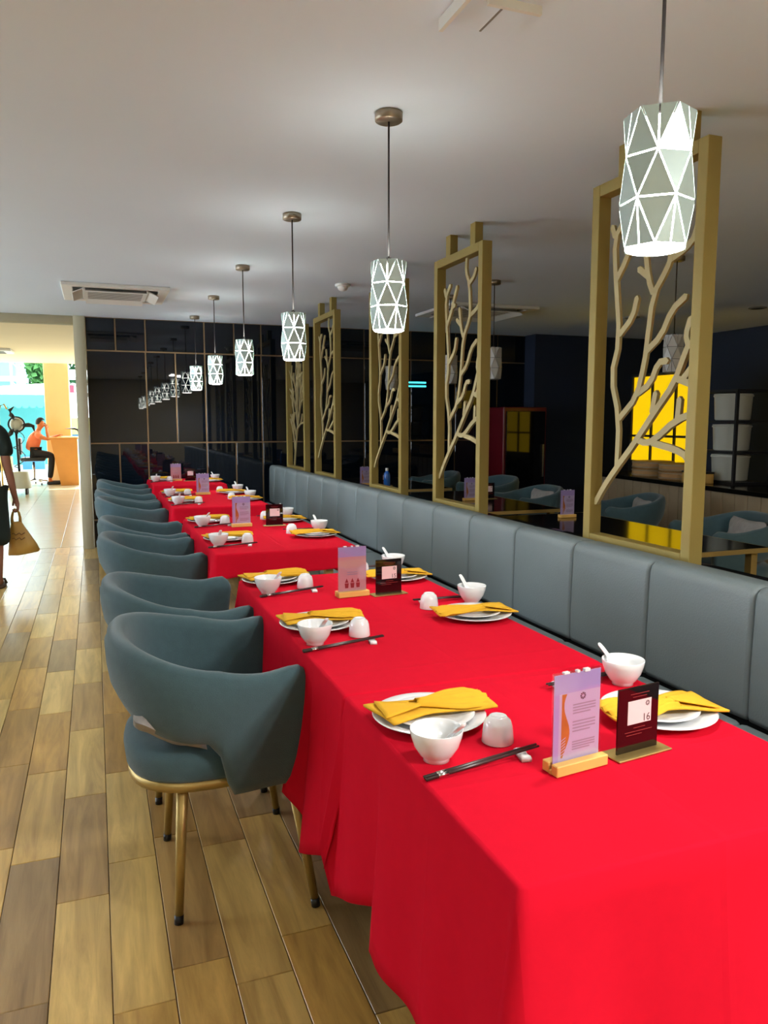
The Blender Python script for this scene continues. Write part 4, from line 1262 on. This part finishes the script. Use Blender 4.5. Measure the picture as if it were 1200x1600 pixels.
def walking_person():
    X, Y = -0.90, 7.12
    t = thing('person', 'person in dark clothes at the left edge, carrying a yellow-brown bag', 'person', (X, Y, 0))
    k = Skel()
    pel = k.p((0, 0, 0.90), (0.14, 0.10))
    ch = k.chain(pel, [((0, 0.005, 1.05), (0.12, 0.085)), ((0, 0.0, 1.22), (0.135, 0.09)), ((0, 0.0, 1.34), (0.11, 0.075))])
    nk = k.chain(ch, [((0, 0.005, 1.41), 0.05), ((0, 0.02, 1.46), 0.05), ((0, 0.03, 1.51), 0.080), ((0, 0.032, 1.575), 0.098), ((0, 0.025, 1.645), 0.070)])
    # right arm (towards the tables) holding the bag
    sh_ = k.chain(ch, [((0.10, 0, 1.335), 0.055), ((0.165, 0.0, 1.30), 0.052), ((0.190, -0.01, 1.17), 0.044), ((0.200, -0.02, 1.04), 0.039), ((0.222, 0.0, 0.90), 0.035), ((0.243, 0.02, 0.77), 0.026)])
    palm = k.chain(sh_, [((0.253, 0.025, 0.735), (0.026, 0.018)), ((0.259, 0.028, 0.690), (0.030, 0.018))])
    for q, (dy, l) in enumerate(((0.036, 0.036), (0.013, 0.040), (-0.010, 0.037), (-0.032, 0.030))):
        k.chain(palm, [((0.267, 0.026 + dy, 0.665), 0.0088), ((0.263, 0.026 + dy, 0.655 - l * 0.75), 0.0084), ((0.241, 0.026 + dy * 0.9, 0.652 - l), 0.0080), ((0.227, 0.026 + dy * 0.9, 0.662 - l * 0.6), 0.0072)])
    k.chain(sh_, [((0.239, 0.052, 0.722), 0.011), ((0.229, 0.060, 0.690), 0.010), ((0.225, 0.052, 0.665), 0.0085)])
    # left arm
    sl = k.chain(ch, [((-0.10, 0, 1.335), 0.055), ((-0.165, 0.0, 1.30), 0.052), ((-0.205, 0.01, 1.17), 0.044), ((-0.225, 0.02, 1.04), 0.039), ((-0.235, 0.06, 0.90), 0.034), ((-0.238, 0.10, 0.78), 0.026), ((-0.238, 0.115, 0.735), (0.026, 0.018)), ((-0.238, 0.125, 0.69), (0.030, 0.018))])
    for dy, l in ((0.030, 0.07), (0.010, 0.08), (-0.010, 0.075), (-0.029, 0.06)):
        k.chain(sl, [((-0.240, 0.125 + dy, 0.655), 0.0088), ((-0.235, 0.125 + dy, 0.655 - l * 0.6), 0.0084), ((-0.222, 0.12 + dy, 0.655 - l), 0.0075)])
    for sx, fy in ((1, -0.09), (-1, 0.16)):
        k.chain(pel, [((sx * 0.085, 0.0, 0.84), 0.085), ((sx * 0.095, fy * 0.4, 0.62), 0.075), ((sx * 0.10, fy * 0.75, 0.46), 0.056), ((sx * 0.10, fy * 0.95, 0.30), 0.055), ((sx * 0.10, fy * 1.15, 0.09), 0.036), ((sx * 0.10, fy * 1.15 + 0.0, 0.045), 0.036), ((sx * 0.105, fy * 1.15 + 0.10, 0.032), (0.040, 0.024)), ((sx * 0.108, fy * 1.15 + 0.16, 0.028), (0.034, 0.018))])
    b_ = skin('body', k.v, k.e, k.r, 'skin', t)
    # clothes: loose top with sleeves to the elbow and long shorts
    c_ = Skel()
    p0 = c_.p((0, 0, 0.86), (0.185, 0.135))
    p1 = c_.chain(p0, [((0, 0.0, 1.05), (0.165, 0.120)), ((0, 0, 1.22), (0.165, 0.115)), ((0, 0, 1.325), (0.120, 0.088))])
    c_.chain(p1, [((0, 0.003, 1.385), 0.070)])
    for sx in (-1, 1):
        c_.chain(p1, [((sx * 0.11, 0, 1.335), 0.070), ((sx * 0.172, 0, 1.295), 0.068), ((sx * 0.196, -0.01 * sx, 1.17), 0.064), ((sx * 0.208, -0.02 * sx, 1.075), 0.066)])
    skin('top', c_.v, c_.e, c_.r, 'dark_clothes', t)
    s_ = Skel()
    q0 = s_.p((0, 0, 0.90), (0.17, 0.125))
    for sx, fy in ((1, -0.09), (-1, 0.16)):
        s_.chain(q0, [((sx * 0.092, 0.0, 0.80), 0.112), ((sx * 0.105, fy * 0.4, 0.62), 0.106), ((sx * 0.112, fy * 0.8, 0.46), 0.104), ((sx * 0.115, fy * 0.95, 0.335), 0.108)])
    skin('shorts', s_.v, s_.e, s_.r, 'dark_clothes', t)
    head_parts(t, (0, 0.03, 1.56), (0, 1), 'hair', 'skin')
    for sx, fy in ((1, -0.09), (-1, 0.16)):
        so = MB()
        ring = []
        for z in (0.0, 0.018):
            ring.append([(sx * 0.105 + 0.046 * math.cos(a), fy * 1.15 + 0.07 + 0.135 * math.sin(a), z) for a in [2 * PI * i / 24 for i in range(24)]])
        m_ = loft_rings(ring); sd = m_.build('sandal', 'sandal', t)
        MB().tube([(sx * 0.105 - 0.046, fy * 1.15 + 0.10, 0.014), (sx * 0.105 - 0.03, fy * 1.15 + 0.10, 0.055), (sx * 0.105, fy * 1.15 + 0.10, 0.066), (sx * 0.105 + 0.03, fy * 1.15 + 0.10, 0.055), (sx * 0.105 + 0.046, fy * 1.15 + 0.10, 0.014)], 0.010, n=8).build('strap', 'sandal', sd)
    # the bag: own thing, hanging from the hand
    bg = thing('carrier_bag', 'yellow-brown plastic carrier bag hanging from the walker\'s hand', 'bag', (X + 0.250, Y + 0.02, 0.25))
    rings = []
    prof = [(0.0, -0.075, 0.160, 0.045), (0.012, -0.078, 0.170, 0.060), (0.07, -0.072, 0.150, 0.060), (0.14, -0.064, 0.115, 0.050), (0.20, -0.056, 0.082, 0.036), (0.255, -0.048, 0.052, 0.022), (0.285, -0.044, 0.038, 0.014)]
    for z, xa, xb, d in prof:
        zz = z + 0.0
        ring = []
        for i in range(28):
            a = 2 * PI * i / 28
            xx = (xa + xb) / 2 + (xb - xa) / 2 * math.copysign(abs(math.cos(a)) ** 0.7, math.cos(a))
            ring.append((xx, d * math.copysign(abs(math.sin(a)) ** 0.8, math.sin(a)) + 0.006 * math.sin(5 * a + z * 30), zz + 0.30 * max(0, xx) * (1 - z / 0.285) * 0.45))
        rings.append(ring)
    loft_rings(rings).build('body', 'bag_plastic', bg)
    for sx, (xa, xb) in ((-1, (-0.034, -0.006)), (1, (0.028, 0.004))):
        MB().tube([(xa, 0, 0.275), (xa * 1.0, 0, 0.32), ((xa * 0.7 + xb * 0.3), 0, 0.36), (xb, 0, 0.395)], [0.014, 0.012, 0.010, 0.009], n=8).build('handle', 'bag_plastic', bg)
    for z in (0.185, 0.145):
        MB().tube([(-0.035 + 0.014 * i, -0.049 - 0.010 * (0.185 - z) / 0.04 - 0.004, z + 0.010 * math.sin(i * 2.1)) for i in range(8)], 0.0035, n=6).build('print_stroke', 'bag_print', bg)
walking_person()

def seated_man():
    X, Y = -1.14, 18.35
    t = thing('person', 'person in an orange shirt seated at the lobby desk', 'person', (X, Y, 0))
    k = Skel()
    # facing +x (towards the desk)
    pel = k.p((-0.16, 0, 0.70), (0.12, 0.14))
    ch = k.chain(pel, [((-0.13, 0, 0.85), (0.10, 0.12)), ((-0.08, 0, 1.00), (0.105, 0.135)), ((-0.03, 0, 1.11), (0.085, 0.11))])
    k.chain(ch, [((0.00, 0, 1.18), 0.05), ((0.02, 0, 1.23), 0.05), ((0.045, 0, 1.275), 0.080), ((0.052, 0, 1.335), 0.098), ((0.045, 0, 1.40), 0.070)])
    for sy, hand in ((-1, (0.16, -0.06, 1.22)), (1, (0.36, 0.10, 1.06))):
        el = (0.20, sy * 0.19, 0.99) if sy < 0 else (0.15, sy * 0.21, 0.98)
        h = Vector(hand); e = Vector(el)
        w = k.chain(ch, [((-0.03, sy * 0.10, 1.105), 0.055), ((-0.02, sy * 0.165, 1.07), 0.050), ((0.08, sy * 0.185, 1.02), 0.043), (el, 0.040), (tuple(e.lerp(h, 0.5)), 0.036), (tuple(h), 0.026)])
        d = (h - e).normalized()
        pa = k.chain(w, [(tuple(h + d * 0.045), (0.028, 0.018))])
        side_ = d.cross(Vector((0, 0, 1))).normalized()
        for q in range(4):
            o1 = side_ * (0.030 - 0.020 * q)
            k.chain(pa, [(tuple(h + d * 0.085 + o1), 0.0088), (tuple(h + d * 0.115 + o1 + Vector((0, 0, -0.012))), 0.008), (tuple(h + d * 0.128 + o1 + Vector((0, 0, -0.028))), 0.0072)])
        k.chain(w, [(tuple(h + d * 0.03 + side_ * 0.040), 0.011), (tuple(h + d * 0.07 + side_ * 0.056), 0.009)])
    for sy in (-1, 1):
        k.chain(pel, [((-0.10, sy * 0.09, 0.68), 0.085), ((0.08, sy * 0.10, 0.66), 0.075), ((0.24, sy * 0.10, 0.63), 0.060), ((0.22, sy * 0.10, 0.42), 0.052), ((0.18, sy * 0.10, 0.12), 0.038), ((0.18, sy * 0.10, 0.06), 0.040), ((0.28, sy * 0.10, 0.04), (0.040, 0.030)), ((0.34, sy * 0.10, 0.035), (0.034, 0.024))])
    skin('body', k.v, k.e, k.r, 'skin_warm', t)
    c_ = Skel()
    p0 = c_.p((-0.155, 0, 0.72), (0.135, 0.155))
    p1 = c_.chain(p0, [((-0.13, 0, 0.86), (0.125, 0.145)), ((-0.08, 0, 1.00), (0.125, 0.155)), ((-0.03, 0, 1.10), (0.10, 0.12))])
    c_.chain(p1, [((-0.005, 0, 1.16), 0.062)])
    for sy in (-1, 1):
        c_.chain(p1, [((-0.03, sy * 0.10, 1.105), 0.066), ((-0.02, sy * 0.165, 1.07), 0.062), ((0.07, sy * 0.185, 1.02), 0.058)])
    skin('shirt', c_.v, c_.e, c_.r, 'orange_shirt', t)
    s_ = Skel()
    q0 = s_.p((-0.15, 0, 0.70), (0.13, 0.15))
    for sy in (-1, 1):
        s_.chain(q0, [((-0.09, sy * 0.09, 0.68), 0.095), ((0.08, sy * 0.10, 0.66), 0.088), ((0.245, sy * 0.10, 0.63), 0.072), ((0.225, sy * 0.10, 0.42), 0.066), ((0.185, sy * 0.10, 0.13), 0.056)])
    skin('trousers', s_.v, s_.e, s_.r, 'trousers', t)
    head_parts(t, (0.055, 0, 1.325), (1, 0), 'hair', 'skin_warm')
    for sy in (-1, 1):
        MB().rbox(0.12, 0.40, sy * 0.10 - 0.05, sy * 0.10 + 0.05, 0.0, 0.075, r=0.03, seg=3).build('shoe', 'black_plastic', t)
    # office chair
    c = thing('office_chair', 'black office chair under the seated person in the lobby', 'chair', (X - 0.13, Y, 0))
    MB().rbox(-0.24, 0.24, -0.24, 0.24, 0.52, 0.60, r=0.025, seg=3).build('seat', 'black_plastic', c)
    b = MB(); b.rbox(-0.27, -0.22, -0.22, 0.22, 0.66, 1.02, r=0.02, seg=3); b.build('backrest', 'black_plastic', c)
    MB().tube([(-0.15, 0, 0.52), (-0.27, 0, 0.56), (-0.275, 0, 0.72)], 0.022, n=8).build('back_bar', 'black_plastic', c)
    MB().tube([(0, 0, 0.10), (0, 0, 0.50)], 0.026, n=10).build('gas_column', 'silver', c)
    for q in range(5):
        a = 2 * PI * q / 5 + 0.3
        lg = MB().tube([(0, 0, 0.12), (0.27 * math.cos(a), 0.27 * math.sin(a), 0.075)], [0.022, 0.014], n=8).build('leg', 'silver', c)
        MB().lathe([(0.0, -0.012), (0.026, -0.012), (0.026, 0.012), (0.0, 0.012)], n=12, c=(0.27 * math.cos(a), 0.27 * math.sin(a), 0.0265), ax='x').build('caster', 'black_plastic', lg)
seated_man()

# lobby desk (tapered podium) with black side frame
dsk = thing('reception_desk', 'orange-wood reception podium in the lobby', 'desk', (-0.62, 18.35, 0))
mb = MB()
vs = [(-0.10, -0.45, 0), (0.26, -0.45, 0), (0.26, 0.55, 0), (-0.10, 0.55, 0), (-0.27, -0.45, 1.0), (0.26, -0.45, 1.0), (0.26, 0.55, 1.0), (-0.27, 0.55, 1.0)]
mb.add(vs, [(3, 2, 1, 0), (4, 5, 6, 7), (0, 1, 5, 4), (1, 2, 6, 5), (2, 3, 7, 6), (3, 0, 4, 7)])
mb.build('body', 'desk_wood', dsk)
MB().rbox(-0.31, 0.28, -0.47, 0.57, 1.0, 1.035, r=0.004, seg=1, smooth=False).build('top', 'desk_wood', dsk)
MB().tube([(0.31, -0.40, 0.0), (0.31, -0.40, 1.12), (0.29, -0.40, 1.19), (0.22, -0.40, 1.22), (0.0, -0.40, 1.22)], 0.024, n=8).build('side_frame', 'black_plastic', dsk)
pp = MB().box(-0.16, 0.16, -0.2, 0.02, 1.0352, 1.05).build('paper_pile', 'white_plastic', None, (-0.54, 18.35, 0))
tag(pp, 'white papers lying on the lobby podium', 'papers')
# column
cl = MB().rbox(-1.02, -0.50, 18.95, 19.45, 0, 2.9, r=0.01, seg=1, smooth=False).build('column', 'column_paint')
struct(cl, 'square cream column behind the lobby podium', 'column')
# misting fan on a tank
fn = thing('mist_fan', 'black pedestal misting fan on a pale water tank in the lobby', 'fan', (-1.36, 16.0, 0))
MB().lathe([(0.0, 0.12), (0.19, 0.12), (0.20, 0.14), (0.17, 0.40), (0.16, 0.43), (0.0, 0.44)], n=28).build('water_tank', 'enamel_white', fn)
for q in range(4):
    a = PI / 4 + q * PI / 2
    MB().lathe([(0.0, -0.02), (0.06, -0.02), (0.06, 0.02), (0.0, 0.02)], n=16, c=(0.16 * math.cos(a), 0.16 * math.sin(a), 0.0605), ax='x').build('wheel', 'black_plastic', fn)
MB().tube([(0, 0, 0.43), (-0.02, 0, 1.18)], 0.022, n=10).build('pole', 'black_plastic', fn)
MB().lathe([(0.0, -0.10), (0.06, -0.09), (0.115, -0.02), (0.125, 0.05), (0.10, 0.10), (0.0, 0.11)], n=28, c=(0.0, 0.0, 1.32), ax='y').build('motor', 'enamel_white', fn)
MB().lathe([(0.122, -0.035), (0.150, -0.035), (0.150, 0.0), (0.122, 0.0)], n=28, c=(0.0, -0.05, 1.32), ax='y').build('rim', 'black_plastic', fn)
for q in range(3):
    a = R(110) + q * 2 * PI / 3
    pts = [(math.cos(a) * 0.12, -0.02, 1.32 + math.sin(a) * 0.12), (math.cos(a + 0.12) * 0.20, -0.03, 1.32 + math.sin(a + 0.12) * 0.20), (math.cos(a + 0.05) * 0.28, -0.02, 1.32 + math.sin(a + 0.05) * 0.28), (math.cos(a - 0.25) * 0.33, -0.02, 1.32 + math.sin(a - 0.25) * 0.33)]
    MB().tube(pts, [0.035, 0.045, 0.035, 0.008], n=8).build('blade', 'black_plastic', fn)
hose = [(0.02 + 0.10 * math.sin(i * 0.5), -0.03, 1.15 - 0.028 * i + 0.04 * math.cos(i * 0.5)) for i in range(26)]
MB().tube(hose, 0.007, n=6).build('hose', 'black_plastic', fn)
MB().tube([(-0.02, 0, 1.15), (0, 0.0, 1.22)], 0.035, n=8).build('neck', 'black_plastic', fn)
# lobby cassette and rail
la = thing('air_conditioner', 'long white air conditioner on the lobby ceiling', 'air conditioner', (-1.75, 15.6, 2.66))
MB().rbox(-0.9, 0.42, -0.35, 0.35, -0.05, -0.0005, r=0.01, seg=1, smooth=False).build('body', 'white_plastic', la)
for q in (-0.2, 0.0, 0.2):
    MB().box(-0.8, 0.3, q - 0.04, q + 0.04, -0.058, -0.0505).build('vent', 'grey_plastic', la)
# clothes-rail like golden stand at the very left
rk = thing('barrier_stand', 'slim golden stand at the left edge of the lobby', 'stand', (-1.78, 17.2, 0))
MB().lathe([(0.0, 0.0), (0.16, 0.0), (0.16, 0.015), (0.03, 0.04), (0.0, 0.04)], n=24).build('foot', 'brass', rk)
MB().tube([(0, 0, 0.04), (0, 0, 1.55), (0.03, 0, 1.68), (0.10, 0, 1.72), (0.15, 0, 1.62)], 0.018, n=8).build('post', 'brass', rk)

# ------------------------------------------------------------------ outdoors
gd = MB().box(-40, 30, 19.7, 90, -0.2, -0.06).build('ground', 'ground_pale')
struct(gd, 'sunlit pale paving outside the lobby', 'ground')
tn = thing('market_tent', 'white market tent with a teal scalloped valance outside', 'tent', (-3.2, 27, 0))
mb = MB()
mb.add([(-2.2, -1.5, 2.15), (2.2, -1.5, 2.25), (2.2, 1.5, 2.25), (-2.2, 1.5, 2.15), (-0.9, 0, 2.35), (2.1, 0, 2.60)], [(0, 1, 5, 4), (1, 2, 5), (2, 3, 4, 5), (3, 0, 4), (3, 2, 1, 0)])
mb.build('roof', 'tent_white', tn)
vb = MB()
for i in range(22):
    x = -2.2 + i * 0.2
    vb.add([(x, -1.5, 2.16), (x + 0.2, -1.5, 2.16), (x + 0.2, -1.5, 1.84), (x + 0.15, -1.5, 1.77), (x + 0.05, -1.5, 1.77), (x, -1.5, 1.84)] + [(x, -1.48, 2.16), (x + 0.2, -1.48, 2.16), (x + 0.2, -1.48, 1.84), (x + 0.15, -1.48, 1.77), (x + 0.05, -1.48, 1.77), (x, -1.48, 1.84)],
           [(0, 1, 2, 3, 4, 5), (11, 10, 9, 8, 7, 6), (2, 8, 9, 3), (3, 9, 10, 4), (4, 10, 11, 5)])
vb.build('valance', 'tent_teal', tn)
for sx in (-1, 1):
    for sy in (-1, 1):
        MB().box(sx * 2.1 - 0.03, sx * 2.1 + 0.03, sy * 1.4 - 0.03, sy * 1.4 + 0.03, -0.06, 2.15).build('post', 'steel_pale', tn)
MB().box(-2.0, 2.0, 1.3, 1.34, -0.06, 2.0).build('back_sheet', 'tent_teal', tn)
t2 = thing('market_stall', 'white-roofed stall with a red and white awning outside, right of the column', 'stall', (-0.2, 30, 0))
MB().add([(-1, -1, 2.9), (1.6, -1, 2.9), (1.6, 1, 2.9), (-1, 1, 2.9), (-1, 0, 3.2), (1.6, 0, 3.2)], [(0, 1, 5, 4), (1, 2, 5), (2, 3, 4, 5), (3, 0, 4), (3, 2, 1, 0)]).build('roof', 'tent_white', t2)
for i in range(13):
    MB().box(-1 + i * 0.2, -1 + (i + 1) * 0.2, -1.02, -1.0, 2.35, 2.62 ).build('awning_strip', 'banner_red' if i % 2 == 0 else 'tent_white', t2)
for sx in (-0.95, 1.55):
    MB().box(sx - 0.03, sx + 0.03, -0.98, -0.92, -0.06, 2.9).build('post', 'steel_pale', t2)
MB().box(-0.95, 1.5, 0.2, 0.6, -0.06, 1.1).build('counter', 'blue_paint', t2)
MB().box(-0.6, 0.9, 0.15, 0.19, 0.9, 1.5).build('sign', 'yellow_paint', t2)
bd = thing('building', 'white flat-roofed building outside with teal windows', 'building', (-7.5, 42, 0))
MB().box(-6, 4.0, 0, 8, -0.06, 5.2).build('wall', 'building_white', bd)
MB().box(-6.3, 4.4, -1.2, 8.3, 5.2, 5.6).build('roof', 'tent_white', bd)
MB().box(-6.2, 4.2, -1.0, 0, 3.3, 3.5).build('canopy', 'tent_white', bd)
for x in (-5.0, -2.6, -0.2, 2.2):
    for z in (0.8, 3.8):
        f_ = MB().box(x - 0.7, x + 0.7, -0.06, 0.0, z, z + 1.1).build('window', 'steel_pale', bd)
        MB().box(x - 0.62, x + 0.62, -0.08, -0.061, z + 0.06, z + 1.04).build('pane', 'window_teal', f_)
tw = thing('lattice_mast', 'pale lattice mast standing before the trees outside', 'mast', (-2.9, 35.5, 0))
for sx in (-1, 1):
    for sy in (-1, 1):
        MB().box(sx * 0.22 - 0.03, sx * 0.22 + 0.03, sy * 0.22 - 0.03, sy * 0.22 + 0.03, -0.06, 6).build('chord', 'steel_pale', tw)
for i in range(14):
    z = 0.2 + i * 0.4
    s_ = 1 if i % 2 else -1
    MB().tube([(-0.22 * s_, -0.22, z), (0.22 * s_, -0.22, z + 0.4)], 0.022, n=6).build('brace', 'steel_pale', tw)
def tree(x, y, h, rad, label, m, seed):
    rn = random.Random(seed)
    t = thing('tree', label, 'tree', (x, y, -0.06), 0, 'trees outside')
    MB().tube([(0, 0, 0), (0.05, 0, h * 0.35), (0, 0.05, h * 0.6)], [0.18, 0.14, 0.07], n=8).build('trunk', 'bark', t)
    f = MB()
    for i in range(900):
        while True:
            p = Vector((rn.uniform(-1, 1), rn.uniform(-1, 1), rn.uniform(-1, 1)))
            if 0.25 < p.length < 1: break
        q = Vector((p.x * rad, p.y * rad, h * 0.65 + p.z * h * 0.35))
        a = Vector((rn.uniform(-1, 1), rn.uniform(-1, 1), rn.uniform(-1, 1))).normalized() * 0.28
        b = a.cross(Vector((rn.uniform(-1, 1), rn.uniform(-1, 1), 1))).normalized() * 0.14
        f.add([q - a, q + b, q + a, q - b], [(0, 1, 2, 3)])
    fo = f.build('foliage', m, t, fix=False); fo['kind'] = 'stuff'
tree(-2.05, 39.7, 7.0, 0.95, 'green tree outside, just left of the cream column', 'leaf_light', 2)
tree(-4.6, 57, 8.5, 2.5, 'large green tree far outside, behind the white building', 'leaf', 3)
tree(0.4, 44, 7.5, 1.9, 'green tree outside, right of the cream column', 'leaf', 5)
def scooter(x, y, m, label):
    t = thing('crate', label, 'crate', (x, y, -0.06), 0, 'coloured crates outside')
    for s in ((-0.3, 0.3, -0.2, -0.18), (-0.3, 0.3, 0.18, 0.2), (-0.3, -0.28, -0.18, 0.18), (0.28, 0.3, -0.18, 0.18)):
        MB().box(s[0], s[1], s[2], s[3], 0, 0.4).build('side', m, t)
    MB().box(-0.28, 0.28, -0.18, 0.18, 0.0, 0.02).build('bottom', m, t)
scooter(-2.6, 25.0, 'yellow_paint', 'yellow crate outside the lobby front')
scooter(-1.75, 25.5, 'blue_paint', 'blue crate outside the lobby front')
